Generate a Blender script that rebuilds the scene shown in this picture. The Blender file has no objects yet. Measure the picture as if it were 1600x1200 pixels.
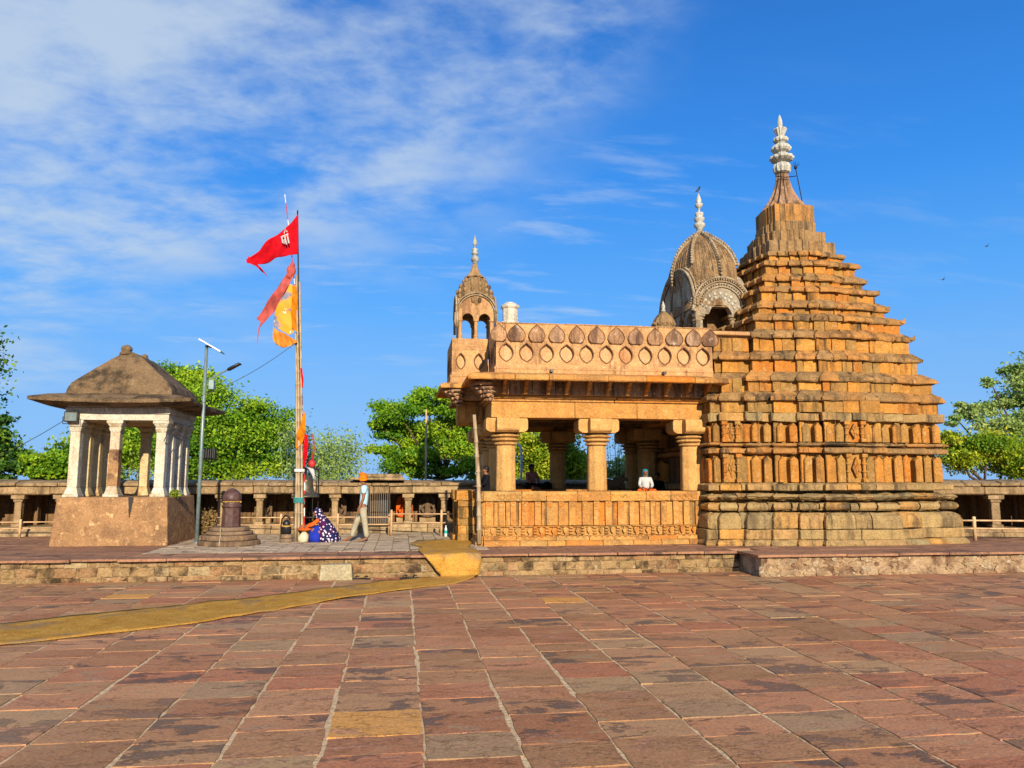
import bpy, bmesh, math, random
from mathutils import Vector, Matrix
import numpy as np
R=math.radians
S=bpy.context.scene
COL=S.collection
# ---------------------------------------------------------------- camera
EYE=2.05; F=1200.0
PITCH=math.atan(152/1200.); A=math.atan(173/1200.*math.cos(PITCH))
cd=bpy.data.cameras.new('camera'); cam=bpy.data.objects.new('camera',cd); COL.objects.link(cam)
cd.sensor_width=36; cd.lens=27.0; cd.clip_start=0.1; cd.clip_end=6000
cam.location=(0,0,EYE); cam.rotation_euler=(math.pi/2+PITCH,0,-A)
S.camera=cam
# ---------------------------------------------------------------- sun, sky, exposure
SUN_EL=R(20); SUN_AZ=R(176)          # azimuth measured clockwise from +Y: the low sun stands behind the camera
sd=Vector((math.sin(SUN_AZ)*math.cos(SUN_EL),math.cos(SUN_AZ)*math.cos(SUN_EL),math.sin(SUN_EL)))
sl=bpy.data.lights.new('sun','SUN'); so=bpy.data.objects.new('sun',sl); COL.objects.link(so)
sl.energy=4.9; sl.angle=R(0.5); sl.color=(1.0,0.86,0.64)
so.rotation_euler=sd.to_track_quat('Z','Y').to_euler()
W=bpy.data.worlds.new('World'); S.world=W; W.use_nodes=True
nt=W.node_tree; nt.nodes.clear()
def wn(t,**k):
    n=nt.nodes.new(t)
    for a,b in k.items(): setattr(n,a,b)
    return n
def wl(a,b): nt.links.new(a,b)
sky=wn('ShaderNodeTexSky',sky_type='NISHITA'); sky.sun_disc=False
sky.sun_elevation=SUN_EL; sky.sun_rotation=SUN_AZ; sky.altitude=400; sky.air_density=1.0; sky.dust_density=0.3; sky.ozone_density=3.0
tc=wn('ShaderNodeTexCoord'); sep=wn('ShaderNodeSeparateXYZ'); wl(tc.outputs['Generated'],sep.inputs[0])
def wm(op,a,b=None,c=None,clamp=False):
    n=wn('ShaderNodeMath',operation=op); n.use_clamp=clamp
    for i,v in enumerate((a,b,c)):
        if v is None: continue
        if isinstance(v,(int,float)): n.inputs[i].default_value=v
        else: wl(v,n.inputs[i])
    return n.outputs[0]
def wramp(v,a,b,c=0.,d=1.):
    n=wn('ShaderNodeMapRange',interpolation_type='SMOOTHSTEP'); wl(v,n.inputs[0])
    for i,q in enumerate((a,b,c,d)): n.inputs[i+1].default_value=q
    return n.outputs[0]
X_,Y_,Z_=sep.outputs
zc=wm('MAXIMUM',Z_,0.0)
den=wm('ADD',zc,0.18)
comb=wn('ShaderNodeCombineXYZ'); wl(wm('DIVIDE',X_,den),comb.inputs[0]); wl(wm('DIVIDE',Y_,den),comb.inputs[1])
def wnoise(scale,det,rough,off=(0,0,0),sc=(1,1,1),rot=0,dist=0.):
    m=wn('ShaderNodeMapping'); m.inputs['Location'].default_value=off; m.inputs['Scale'].default_value=sc; m.inputs['Rotation'].default_value=(0,0,rot)
    wl(comb.outputs[0],m.inputs[0])
    n=wn('ShaderNodeTexNoise'); n.inputs['Scale'].default_value=scale; n.inputs['Detail'].default_value=det; n.inputs['Roughness'].default_value=rough; n.inputs['Distortion'].default_value=dist
    wl(m.outputs[0],n.inputs['Vector']); return n.outputs[0]
az=wm('ARCTAN2',X_,Y_)               # azimuth, 0 = +Y
el=wm('ARCSINE',Z_)
n1=wnoise(1.5,9,0.52,(3.1,1.7,0),(1,1.3,1),0.3,0.1)
n2=wnoise(6.5,9,0.6,(0,0,4),(1,1.35,1),0.45,0.15)
n3=wnoise(1.1,4,0.5,(5,2,0))
nn=wm('ADD',wm('MULTIPLY',n1,0.5),wm('ADD',wm('MULTIPLY',n2,0.30),wm('MULTIPLY',n3,0.2)))
# the big bank of high cloud: left of the picture and high; its edge slants
edge=wm('ADD',az,wm('MULTIPLY',wm('SUBTRACT',n1,0.5),0.7))
m_az=wramp(edge,0.38,0.18)
lowcut=wm('SUBTRACT',el,wm('MULTIPLY',wm('ADD',az,0.12),0.42))
m_el=wramp(wm('ADD',lowcut,wm('MULTIPLY',wm('SUBTRACT',n3,0.5),0.3)),0.19,0.36)
bank=wm('MULTIPLY',wm('MULTIPLY',m_az,m_el),wramp(nn,0.385,0.60))
# thin wisps lower down
wz=wnoise(3.2,8,0.6,(8.3,2.2,0),(0.7,2.4,1),0.15,0.2)
wisp=wm('MULTIPLY',wm('MULTIPLY',wramp(wz,0.50,0.72),wramp(el,0.10,0.20)),wm('MULTIPLY',wramp(el,0.52,0.34),wramp(az,0.62,0.30,0.25,1.0)))
cl=wm('MAXIMUM',wm('MULTIPLY',bank,0.86),wm('MULTIPLY',wisp,0.42),clamp=True)
hs=wn('ShaderNodeHueSaturation'); hs.inputs['Hue'].default_value=0.513; hs.inputs['Saturation'].default_value=1.25; hs.inputs['Value'].default_value=1.0
wl(sky.outputs[0],hs.inputs['Color'])
tint=wn('ShaderNodeMix',data_type='RGBA',blend_type='MULTIPLY'); tint.inputs['Factor'].default_value=1.0
grad=wn('ShaderNodeMix',data_type='RGBA'); wl(wramp(el,0.75,-0.05,0.35,0.95),grad.inputs['Factor']); wl(hs.outputs[0],grad.inputs[6])
hz=wn('ShaderNodeValToRGB'); wl(wramp(el,0.0,0.75),hz.inputs[0]); e=hz.color_ramp.elements; e[0].position=0.0; e[0].color=(2.2,4.6,8.4,1); e[1].position=1.0; e[1].color=(0.20,2.5,9.4,1)
q=e.new(0.22); q.color=(1.0,4.0,9.4,1); q=e.new(0.5); q.color=(.38,3.25,9.8,1)
wl(hz.outputs[0],grad.inputs[7])
wl(grad.outputs[2],tint.inputs[6]); tint.inputs[7].default_value=(1.0,1.0,1.0,1)
mx=wn('ShaderNodeMix',data_type='RGBA'); wl(cl,mx.inputs['Factor']); wl(tint.outputs[2],mx.inputs[6]); mx.inputs[7].default_value=(4.9,6.0,7.3,1)
bg=wn('ShaderNodeBackground'); bg.inputs['Strength'].default_value=0.082; wl(mx.outputs[2],bg.inputs['Color'])
wo=wn('ShaderNodeOutputWorld'); wl(bg.outputs[0],wo.inputs[0])
S.view_settings.view_transform='Standard'; S.view_settings.look='None'; S.view_settings.exposure=0.44; S.view_settings.gamma=1.0
S.render.engine='CYCLES'; S.cycles.max_bounces=6; S.cycles.diffuse_bounces=1; S.cycles.transmission_bounces=3; S.cycles.transparent_max_bounces=8

# ---------------------------------------------------------------- helpers
def ray(px,py):
    x=(px-800)/F; y=(600-py)/F; c,s=math.cos(PITCH),math.sin(PITCH); f=c-y*s; u=s+y*c
    return x*math.cos(A)+f*math.sin(A), -x*math.sin(A)+f*math.cos(A), u
def atY(px,py,Yp):
    X,Y,Z=ray(px,py); t=Yp/Y; return Vector((X*t,Yp,EYE+Z*t))
def atZ(px,py,z=0.):
    X,Y,Z=ray(px,py); t=(z-EYE)/Z; return Vector((X*t,Y*t,z))
rnd=random.Random(7)
def U(a,b): return rnd.uniform(a,b)
ERODE={'roof_eave':(.06,.16,2),'roof_course':(.045,.13,1),'base_plinth':(.04,.16,2),'torus_moulding':(.055,.14,1),'knife_moulding':(.085,.14,2),'ledge_moulding':(.05,.14,1),'block_course':(.05,.14,1),'middle_ledge':(.06,.12,1),'pointed_wall_slabs':(.03,.1,1),'entry_block':(.05,.12,2),'terrace_wall':(.05,.12,2),'terrace_rubble_wall':(.05,.09,2),'beam':(.03,.15,1),'pinnacle_slabs':(.025,.1,1),'eave':(.025,.15,2),'pilaster_strips':(.02,.1,1),'seat_coping':(.02,.12,1)}
class MB:
    def __init__(s): s.v=[]; s.f=[]; s.t=[]; s.M=None
    def add(s,vs,fs,tint=None):
        b=len(s.v)
        if s.M is not None: vs=[s.M@Vector(v) for v in vs]
        s.v+= [tuple(v) for v in vs]
        if tint is None: tint=(U(0,1),U(0,1),U(0,1))
        for f in fs: s.f.append([b+i for i in f]); s.t.append(tint)
    def box(s,x0,x1,y0,y1,z0,z1,j=0.,tint=None):
        q=lambda:U(-j,j) if j else 0
        vs=[(x+q(),y+q(),z+q()) for z in (z0,z1) for y in (y0,y1) for x in (x0,x1)]
        s.add(vs,[(0,2,3,1),(4,5,7,6),(0,1,5,4),(2,6,7,3),(0,4,6,2),(1,3,7,5)],tint)
    def obox(s,c,d,hw,hd,z0,z1,j=0.,tint=None,taper=1.):     # box along horizontal direction d
        d=Vector((d[0],d[1],0)).normalized(); n=Vector((d.y,-d.x,0)); c=Vector((c[0],c[1],0)); vs=[]
        for z,k in ((z0,1.),(z1,taper)):
            for a in (-1,1):
                for b in (-1,1):
                    p=c+n*a*hd*k+d*b*hw*k; vs.append((p.x+U(-j,j),p.y+U(-j,j),z+U(-j,j)))
        s.add(vs,[(0,1,3,2),(4,6,7,5),(0,4,5,1),(2,3,7,6),(0,2,6,4),(1,5,7,3)],tint)
    def prism(s,poly,z0,z1,tint=None):
        n=len(poly); vs=[(p[0],p[1],z0) for p in poly]+[(p[0],p[1],z1) for p in poly]
        s.add(vs,[tuple(range(n))[::-1],tuple(range(n,2*n))]+[(i,(i+1)%n,n+(i+1)%n,n+i) for i in range(n)],tint)
    def xprism(s,poly,o,ax,ay,n,tint=None):   # polygon in plane (ax, ay) at o, extruded by vector n
        o=Vector(o);ax=Vector(ax);ay=Vector(ay);n=Vector(n);k=len(poly)
        a=[o+ax*p[0]+ay*p[1] for p in poly]; b=[q+n for q in a]
        s.add(a+b,[tuple(range(k)),tuple(range(k,2*k))[::-1]]+[(i,k+i,k+(i+1)%k,(i+1)%k) for i in range(k)],tint)
    def lathe(s,c,prof,n=20,tint=None,flute=0.,nf=8,tilt=None,sx=1.,sy=1.,rot=0.,cap=True):
        vs=[];c=Vector(c)
        for (z,r) in prof:
            for i in range(n):
                a=2*math.pi*i/n+rot; rr=r*(1+flute*math.cos(nf*a))
                p=Vector((rr*math.cos(a)*sx,rr*math.sin(a)*sy,z))
                if tilt is not None: p=tilt@p
                vs.append(c+p)
        fs=[(j*n+i,j*n+(i+1)%n,(j+1)*n+(i+1)%n,(j+1)*n+i) for j in range(len(prof)-1) for i in range(n)]
        if cap: fs+=[tuple(range(n))[::-1],tuple((len(prof)-1)*n+i for i in range(n))]
        s.add(vs,fs,tint)
    def tube(s,pts,r,n=8,tint=None,cap=True,sq=None):
        pts=[Vector(p) for p in pts]; rs=r if isinstance(r,(list,tuple)) else [r]*len(pts); vs=[]
        up=None
        for i,p in enumerate(pts):
            d=(pts[min(i+1,len(pts)-1)]-pts[max(i-1,0)]).normalized()
            if up is None: up=Vector((0,0,1)) if abs(d.z)<0.9 else Vector((0,1,0))
            a=d.cross(up).normalized(); b=a.cross(d).normalized(); up=b
            for k in range(n):
                t=2*math.pi*k/n+(math.pi/4 if n==4 else 0); vs.append(p+(a*math.cos(t)+b*math.sin(t)*(sq or 1.))*rs[i])
        m=len(pts); fs=[(j*n+i,j*n+(i+1)%n,(j+1)*n+(i+1)%n,(j+1)*n+i) for j in range(m-1) for i in range(n)]
        if cap: fs+=[tuple(range(n))[::-1],tuple((m-1)*n+i for i in range(n))]
        s.add(vs,fs,tint)
    def ball(s,c,rx,ry=None,rz=None,n=12,m=8,tint=None):
        ry=ry or rx; rz=rz or rx; prof=[(-math.cos(math.pi*j/m)*rz,max(0.02*rx,math.sin(math.pi*j/m)*rx)) for j in range(m+1)]
        s.lathe(c,prof,n,tint,sy=ry/rx)
    def loft(s,rings,n=14,tint=None,cap=True):      # ring=(cx,cy,cz,rx,ry[,tiltx,rot])
        vs=[]
        for q in rings:
            cx,cy,cz,rx,ry=q[:5]; M=Matrix.Identity(3)
            if len(q)>5: M=Matrix.Rotation(q[5],3,'Y')
            if len(q)>6: M=Matrix.Rotation(q[6],3,'X')@M
            for i in range(n):
                a=2*math.pi*i/n; p=M@Vector((math.cos(a)*rx,math.sin(a)*ry,0)); vs.append((cx+p.x,cy+p.y,cz+p.z))
        m=len(rings); fs=[(j*n+i,j*n+(i+1)%n,(j+1)*n+(i+1)%n,(j+1)*n+i) for j in range(m-1) for i in range(n)]
        if cap: fs+=[tuple(range(n))[::-1],tuple((m-1)*n+i for i in range(n))]
        s.add(vs,fs,tint)
    def sweep(s,out,prof,seg=0.6,j=0.008,gap=0.012,closed=True,tint=None,sides=None,jz=None):
        """lay stones of cross-section prof [(outward, z)] along a ground outline (anticlockwise: outside on the right)"""
        n=len(out); P=[Vector((p[0],p[1],0)) for p in out]; E=n if closed else n-1; D=[];N=[]
        for i in range(E):
            d=(P[(i+1)%n]-P[i]).normalized(); D.append(d); N.append(Vector((d.y,-d.x,0)))
        def miter(i):
            if not closed and i==0: return N[0]
            if not closed and i==n-1: return N[-1]
            a,b=N[(i-1)%E],N[i%E]; return (a+b)/(1+max(a.dot(b),-0.5))
        k=len(prof)
        for i in range(E):
            if sides and not sides(N[i]): continue
            L=(P[(i+1)%n]-P[i]).length; m=max(1,int(round(L/seg*U(.85,1.15))))
            cuts=[0]+[ (q+U(-.22,.22))/m for q in range(1,m)]+[1]
            m0,m1=miter(i),miter((i+1)%n)
            for q in range(m):
                jo,jzv=U(-j,j),U(-j,j)*(0.6 if jz is None else jz)
                ends=[]
                for e,t in ((0,cuts[q]),(1,cuts[q+1])):
                    row=[]
                    for (o,z) in prof:
                        oo=o+jo
                        if t==0: p=P[i]+m0*oo
                        elif t==1: p=P[(i+1)%n]+m1*oo
                        else: p=P[i]+D[i]*(L*t)+N[i]*oo+D[i]*(gap/2 if e==0 else -gap/2)
                        row.append((p.x+U(-j,j)*.3,p.y+U(-j,j)*.3,z+jzv+U(-j,j)*.5))
                    ends.append(row)
                fs=[tuple(range(k)),tuple(range(k,2*k))[::-1]]+[(c,k+c,k+(c+1)%k,(c+1)%k) for c in range(k)]
                s.add(ends[0]+ends[1],fs,tint)
    def build(s,name,mat,parent=None,bevel=0.,smooth=False,seg=1,weld=False):
        me=bpy.data.meshes.new(name); me.from_pydata(s.v,[],s.f)
        at=me.attributes.new('tint','FLOAT_COLOR','FACE'); a=np.ones((len(s.f),4),dtype=np.float32); a[:,:3]=np.array(s.t,dtype=np.float32); at.data.foreach_set('color',a.ravel())
        bm=bmesh.new(); bm.from_mesh(me)
        if weld: bmesh.ops.remove_doubles(bm,verts=bm.verts,dist=0.0005)
        bmesh.ops.recalc_face_normals(bm,faces=bm.faces); bm.to_mesh(me); bm.free()
        if smooth: me.polygons.foreach_set('use_smooth',[True]*len(me.polygons))
        me.materials.append(mat); me.update()
        o=bpy.data.objects.new(name,me); COL.objects.link(o)
        if parent is not None: o.parent=parent; o.matrix_parent_inverse=parent.matrix_basis.inverted()
        if bevel:
            b=o.modifiers.new('bevel','BEVEL'); b.width=bevel; b.segments=seg; b.limit_method='ANGLE'; b.angle_limit=R(35)
        if name in ERODE:
            st,sz,lv=ERODE[name]; q=o.modifiers.new('split','SUBSURF'); q.subdivision_type='SIMPLE'; q.levels=lv; q.render_levels=lv
            t=bpy.data.textures.get(f'erosion{sz}') or bpy.data.textures.new(f'erosion{sz}','CLOUDS'); t.noise_scale=sz; t.noise_depth=3
            q=o.modifiers.new('erode','DISPLACE'); q.texture=t; q.texture_coords='GLOBAL'; q.strength=st; q.mid_level=.5
        return o
def tag(o,label,cat,group=None,kind=None):
    if label: o['label']=label
    if cat: o['category']=cat
    if group: o['group']=group
    if kind: o['kind']=kind
    return o
def thing(name,loc,label,cat,group=None):
    o=bpy.data.objects.new(name,None); COL.objects.link(o); o.location=loc; o.empty_display_size=.2
    return tag(o,label,cat,group)
def struct(o): o['kind']='structure'; return o
def copy_tree(o,parent=None):
    c=o.copy(); COL.objects.link(c)
    if parent is not None: c.parent=parent
    for ch in [q for q in list(bpy.data.objects) if q.parent==o]: copy_tree(ch,c)
    return c

# ---------------------------------------------------------------- materials
class Mat:
    def __init__(s,name,rough=.85,spec=.25):
        s.m=bpy.data.materials.new(name); s.m.use_nodes=True; s.t=s.m.node_tree; s.t.nodes.clear()
        s.out=s.n('ShaderNodeOutputMaterial'); s.b=s.n('ShaderNodeBsdfPrincipled'); s.l(s.b.outputs[0],s.out.inputs[0])
        s.b.inputs['Roughness'].default_value=rough; s.b.inputs['Specular IOR Level'].default_value=spec
        s.tc=s.n('ShaderNodeTexCoord'); s.pos=s.n('ShaderNodeNewGeometry').outputs['Position']
        a=s.n('ShaderNodeAttribute'); a.attribute_name='tint'; q=s.n('ShaderNodeSeparateColor'); s.l(a.outputs['Color'],q.inputs[0]); s.r,s.g,s.bl=q.outputs[:3]
    def n(s,t,**k):
        n=s.t.nodes.new(t)
        for a,b in k.items(): setattr(n,a,b)
        return n
    def l(s,a,b): s.t.links.new(a,b)
    def noise(s,scale,det=5,rough=.55,sc=(1,1,1),dist=0.,vec=None,add=None,col=False):
        m=s.n('ShaderNodeMapping'); m.inputs['Scale'].default_value=sc; s.l(vec or s.pos,m.inputs[0]); v=m.outputs[0]
        if add is not None:
            va=s.n('ShaderNodeVectorMath',operation='MULTIPLY_ADD'); cx=s.n('ShaderNodeCombineXYZ'); s.l(add,cx.inputs[0]); s.l(add,cx.inputs[1]); s.l(add,cx.inputs[2])
            s.l(cx.outputs[0],va.inputs[0]); va.inputs[1].default_value=(37,23,51); s.l(v,va.inputs[2]); v=va.outputs[0]
        q=s.n('ShaderNodeTexNoise'); q.inputs['Scale'].default_value=scale; q.inputs['Detail'].default_value=det; q.inputs['Roughness'].default_value=rough; q.inputs['Distortion'].default_value=dist
        s.l(v,q.inputs['Vector']); return q.outputs[1 if col else 0]
    def ramp(s,f,stops,interp='LINEAR'):
        q=s.n('ShaderNodeValToRGB'); q.color_ramp.interpolation=interp; e=q.color_ramp.elements
        while len(e)<len(stops): e.new(0.5)
        for i,(p,c) in enumerate(stops): e[i].position=p; e[i].color=(*c,1) if len(c)==3 else c
        if f is not None: s.l(f,q.inputs[0])
        return q.outputs[0]
    def mask(s,f,a,b):
        q=s.n('ShaderNodeMapRange',interpolation_type='SMOOTHSTEP'); s.l(f,q.inputs[0]); q.inputs[1].default_value=a; q.inputs[2].default_value=b; return q.outputs[0]
    def mix(s,f,a,b,mode='MIX'):
        q=s.n('ShaderNodeMix',data_type='RGBA',blend_type=mode)
        for v,i in ((f,0),(a,6),(b,7)):
            if isinstance(v,(int,float)): q.inputs[i].default_value=v
            elif isinstance(v,tuple): q.inputs[i].default_value=(*v,1) if len(v)==3 else v
            else: s.l(v,q.inputs[i])
        return q.outputs[2]
    def math(s,op,a,b=None):
        q=s.n('ShaderNodeMath',operation=op)
        for i,v in enumerate((a,b)):
            if v is None: continue
            if isinstance(v,(int,float)): q.inputs[i].default_value=v
            else: s.l(v,q.inputs[i])
        return q.outputs[0]
    def bump(s,h,dist=.02,strength=.6,prev=None):
        q=s.n('ShaderNodeBump'); q.inputs['Distance'].default_value=dist; q.inputs['Strength'].default_value=strength; s.l(h,q.inputs['Height'])
        if prev is not None: s.l(prev,q.inputs['Normal'])
        return q.outputs[0]
    def done(s,col,nrm=None):
        if isinstance(col,tuple): s.b.inputs['Base Color'].default_value=(*col,1)
        else: s.l(col,s.b.inputs['Base Color'])
        if nrm is not None: s.l(nrm,s.b.inputs['Normal'])
        return s.m
def stone(name,stops,stain=(.10,.065,.03),amt=.5,pale=None,pamt=.25,bscale=1.,streak=True,rough=.9,sat=None):
    m=Mat(name,rough,.15)
    base=m.ramp(m.r,stops)
    v=m.noise(3.2,6,.6,add=m.g); base=m.mix(m.mask(v,.3,.72),m.mix(.30,base,(.12,.06,.02)),base)
    v2=m.noise(9,5,.6,add=m.bl); base=m.mix(m.math('MULTIPLY',m.mask(v2,.52,.75),.35),base,(.72,.40,.13) if pale is None else pale)
    st=m.noise(1.9,8,.68,sc=(1.6,1.6,.30) if streak else (1,1,1),add=m.r)
    gate=m.mask(m.g,1.0-amt*1.4,1.0)
    k=m.math('MULTIPLY',m.mask(st,.44,.64),m.math('ADD',m.math('MULTIPLY',gate,.85),.20)); base=m.mix(k,base,stain)
    if pale is not None:
        pv=m.noise(4.5,6,.7,add=m.bl); base=m.mix(m.math('MULTIPLY',m.mask(pv,.58,.68),pamt*2),base,pale)
    if streak:
        rs=m.noise(1,7,.7,sc=(7,7,.55)); rg=m.noise(.9,4,.6); base=m.mix(m.math('MULTIPLY',m.math('MULTIPLY',m.mask(rs,.52,.66),m.mask(rg,.42,.62)),min(.85,amt*1.5)),base,stain)
    fine=m.noise(26,6,.7); med=m.noise(7,5,.6,add=m.r)
    base=m.mix(.5,base,m.mix(m.mask(fine,.3,.68),(.22,.20,.18),(1,1,1)),'MULTIPLY')
    nb=m.bump(med,.085*bscale,.7); nb=m.bump(fine,.02*bscale,.8,nb)
    return m.done(base,nb)
OCH=[(0,(.62,.265,.05)),(.2,(.76,.33,.06)),(.38,(.50,.245,.06)),(.55,(.68,.235,.035)),(.68,(.62,.31,.075)),(.84,(.38,.225,.07)),(1,(.78,.37,.075))]
EAV=[(0,(.52,.265,.085)),(.3,(.64,.30,.085)),(.5,(.40,.23,.09)),(.75,(.50,.29,.115)),(.9,(.32,.20,.085)),(1,(.66,.27,.06))]
BAS=[(0,(.52,.36,.15)),(.3,(.46,.32,.14)),(.6,(.58,.34,.13)),(.8,(.36,.28,.14)),(1,(.72,.36,.09))]
POR=[(0,(.74,.345,.085)),(.25,(.80,.385,.11)),(.5,(.62,.29,.075)),(.7,(.80,.27,.04)),(.85,(.58,.35,.12)),(1,(.84,.41,.09))]
M_wall=stone('ochre_sandstone',OCH,amt=.45,pale=(.70,.50,.27),pamt=.12)
M_eave=stone('weathered_eave_sandstone',EAV,stain=(.075,.055,.035),amt=.65)
M_base=stone('buff_base_sandstone',BAS,stain=(.12,.085,.045),amt=.55)
M_porch=stone('honey_sandstone',POR,stain=(.25,.13,.05),amt=.3,pale=(.72,.50,.27),pamt=.10)
M_col=stone('smooth_pillar_sandstone',[(0,(.76,.43,.15)),(1,(.80,.46,.16))],stain=(.42,.21,.06),amt=.3,bscale=.5)
M_plaster=stone('orange_lime_plaster',[(0,(.72,.40,.17)),(1,(.76,.43,.19))],stain=(.22,.11,.06),amt=.8,pale=(.80,.56,.33),pamt=.2,bscale=.6)
M_petal=stone('stained_plaster_petals',[(0,(.62,.35,.18)),(.5,(.50,.28,.15)),(1,(.56,.38,.25))],stain=(.13,.07,.045),amt=1.1,pale=(.66,.52,.38),pamt=.35,bscale=.8)
M_rim=stone('dark_stained_rim',[(0,(.28,.14,.07)),(1,(.38,.19,.10))],stain=(.07,.03,.02),amt=.9)
M_fill=stone('pale_lozenge_plaster',[(0,(.78,.50,.26)),(1,(.74,.44,.21))],stain=(.5,.22,.09),amt=.3,bscale=.5)
M_dome=stone('grey_brown_dome_plaster',[(0,(.40,.24,.11)),(.5,(.46,.29,.14)),(1,(.35,.22,.10))],stain=(.08,.05,.03),amt=.8,pale=(.60,.50,.36),pamt=.2)
M_domew=stone('limewashed_dome_trim',[(0,(.55,.42,.26)),(.5,(.46,.33,.19)),(1,(.60,.50,.34))],stain=(.14,.09,.05),amt=.6,pale=(.74,.68,.56),pamt=.4)
M_tymp=stone('grey_limewash_tympanum',[(0,(.50,.42,.30)),(1,(.44,.37,.27))],stain=(.2,.15,.10),amt=.5,pale=(.66,.62,.50),pamt=.3,bscale=.5)
M_white=stone('whitewash',[(0,(.74,.68,.56)),(1,(.78,.73,.62))],stain=(.36,.28,.18),amt=.4,bscale=.5)
M_kal=stone('white_lime_finial',[(0,(.60,.62,.56)),(1,(.66,.67,.60))],stain=(.22,.22,.17),amt=.5,bscale=.5)
M_kcol=stone('flaking_whitewashed_column',[(0,(.80,.74,.56)),(1,(.82,.78,.64))],stain=(.44,.30,.15),amt=.7,bscale=.5)
M_kcol2=stone('yellow_limewashed_column',[(0,(.74,.56,.28)),(1,(.76,.60,.34))],stain=(.44,.28,.12),amt=.5,bscale=.5)
M_kroof=stone('brown_weathered_roof_plaster',[(0,(.27,.18,.10)),(1,(.24,.16,.085))],stain=(.07,.05,.03),amt=1,pale=(.36,.27,.16),pamt=.2,streak=False)
M_kbase=stone('peeling_brown_plinth_plaster',[(0,(.48,.27,.13)),(1,(.50,.28,.13))],stain=(.12,.07,.045),amt=1.,pale=(.78,.50,.25),pamt=.5,streak=False)
M_terr=stone('terrace_block_stone',[(0,(.40,.27,.12)),(.3,(.50,.33,.16)),(.6,(.34,.22,.11)),(.8,(.46,.25,.12)),(1,(.52,.40,.22))],stain=(.07,.045,.025),amt=1.6,pale=(.60,.50,.32),pamt=.2,streak=False)
M_rubble=stone('patched_rubble_masonry',[(0,(.52,.35,.19)),(.4,(.60,.42,.25)),(.7,(.42,.26,.14)),(1,(.66,.54,.36))],stain=(.16,.08,.05),amt=.8,pale=(.74,.62,.44),pamt=.4,streak=False,bscale=1.6)
M_cop=stone('red_coping_slabs',[(0,(.44,.22,.135)),(.5,(.50,.26,.15)),(1,(.38,.19,.12))],stain=(.13,.08,.06),amt=.5,streak=False,bscale=.4)
M_tile=stone('grey_buff_terrace_tiles',[(0,(.72,.56,.37)),(.5,(.66,.51,.35)),(1,(.76,.58,.38))],stain=(.22,.15,.09),amt=.5,streak=False,bscale=.3)
M_clo=stone('cloister_sandstone',[(0,(.52,.35,.18)),(.5,(.44,.30,.16)),(1,(.56,.40,.22))],stain=(.16,.11,.06),amt=.8,pale=(.66,.53,.34),pamt=.2)
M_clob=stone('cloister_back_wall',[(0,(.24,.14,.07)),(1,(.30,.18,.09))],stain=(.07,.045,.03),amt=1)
M_statue=stone('dark_carved_stone',[(0,(.17,.11,.07)),(1,(.24,.16,.10))],stain=(.05,.04,.03),amt=.8)
M_granite=stone('brown_stepped_stone',[(0,(.24,.16,.10)),(1,(.30,.21,.14))],stain=(.09,.06,.04),amt=.6,bscale=.5)
M_block=stone('pale_stone_block',[(0,(.52,.46,.30)),(1,(.56,.48,.30))],stain=(.3,.24,.12),amt=.5,streak=False)
def plain(name,c,rough=.6,metal=0.,spec=.3,var=.25,scale=12,bump=.0,trans=0.):
    m=Mat(name,rough,spec); n=m.noise(scale,4,.6)
    col=m.mix(m.mask(n,.3,.7),tuple(x*(1-var) for x in c),tuple(min(1,x*(1+var*.4)) for x in c)); m.b.inputs['Metallic'].default_value=metal
    nb=m.bump(n,bump,.5) if bump else None
    mm=m.done(col,nb)
    return mm
M_lingam=plain('polished_maroon_stone',(.10,.05,.042),.5,spec=.35,var=.4,bump=.01)
M_black=plain('black_metal',(.015,.015,.017),.4,.0,.5)
M_iron=plain('dark_iron',(.03,.026,.024),.55,.6)
M_bell=plain('aged_bronze',(.10,.085,.055),.45,.35,.5,.5)
M_galv=plain('painted_lamp_steel',(.20,.27,.27),.45,.3,.5)
M_panel=plain('solar_glass',(.01,.015,.04),.15,0,.6)
M_alu=plain('aluminium',(.6,.62,.62),.35,.8)
M_gold=plain('yellow_ochre_paint',(.55,.33,.06),.5)
M_bamboo=Mat('bamboo',.6,.3); _n=M_bamboo.noise(1,3,.5,sc=(30,30,3)); M_bamboo=M_bamboo.done(M_bamboo.ramp(_n,[(.3,(.22,.15,.08)),(.5,(.38,.28,.17)),(.75,(.48,.38,.24))]))
M_red=plain('red_paint',(.50,.03,.03),.5); M_wpaint=plain('white_paint',(.78,.76,.72),.5)
M_rail=plain('buff_railing_paint',(.60,.38,.20),.6,var=.35,scale=5)
M_rope=plain('teal_rope',(.06,.30,.30),.9)
M_wire=plain('black_wire',(.02,.02,.02),.7)
M_paper=plain('white_paper',(.75,.75,.72),.8,var=.03); M_ink=plain('ink',(.03,.03,.05),.8)
def cloth(name,c,c2=None,trans=.25,var=.3,sc=6,fac=None):
    m=Mat(name,.85,.1); n=m.noise(sc,5,.6); m.done(m.mix(m.mask(n,.35,.65),c2 or tuple(x*(1-var) for x in c),c),m.bump(m.noise(40,3),.004,.4))
    if trans:
        t=m.n('ShaderNodeBsdfTranslucent'); t.inputs[0].default_value=(*c,1); q=m.n('ShaderNodeMixShader'); q.inputs[0].default_value=trans
        m.l(m.b.outputs[0],q.inputs[1]); m.l(t.outputs[0],q.inputs[2]); m.l(q.outputs[0],m.out.inputs[0])
    return m.m
M_fred=cloth('bright_red_cloth',(.75,.008,.02)); M_fpink=cloth('faded_red_cloth',(.62,.13,.11)); M_forange=cloth('orange_cloth',(.85,.27,.01)); M_fyel=cloth('saffron_cloth',(.80,.36,.06),(.70,.22,.03))
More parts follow.
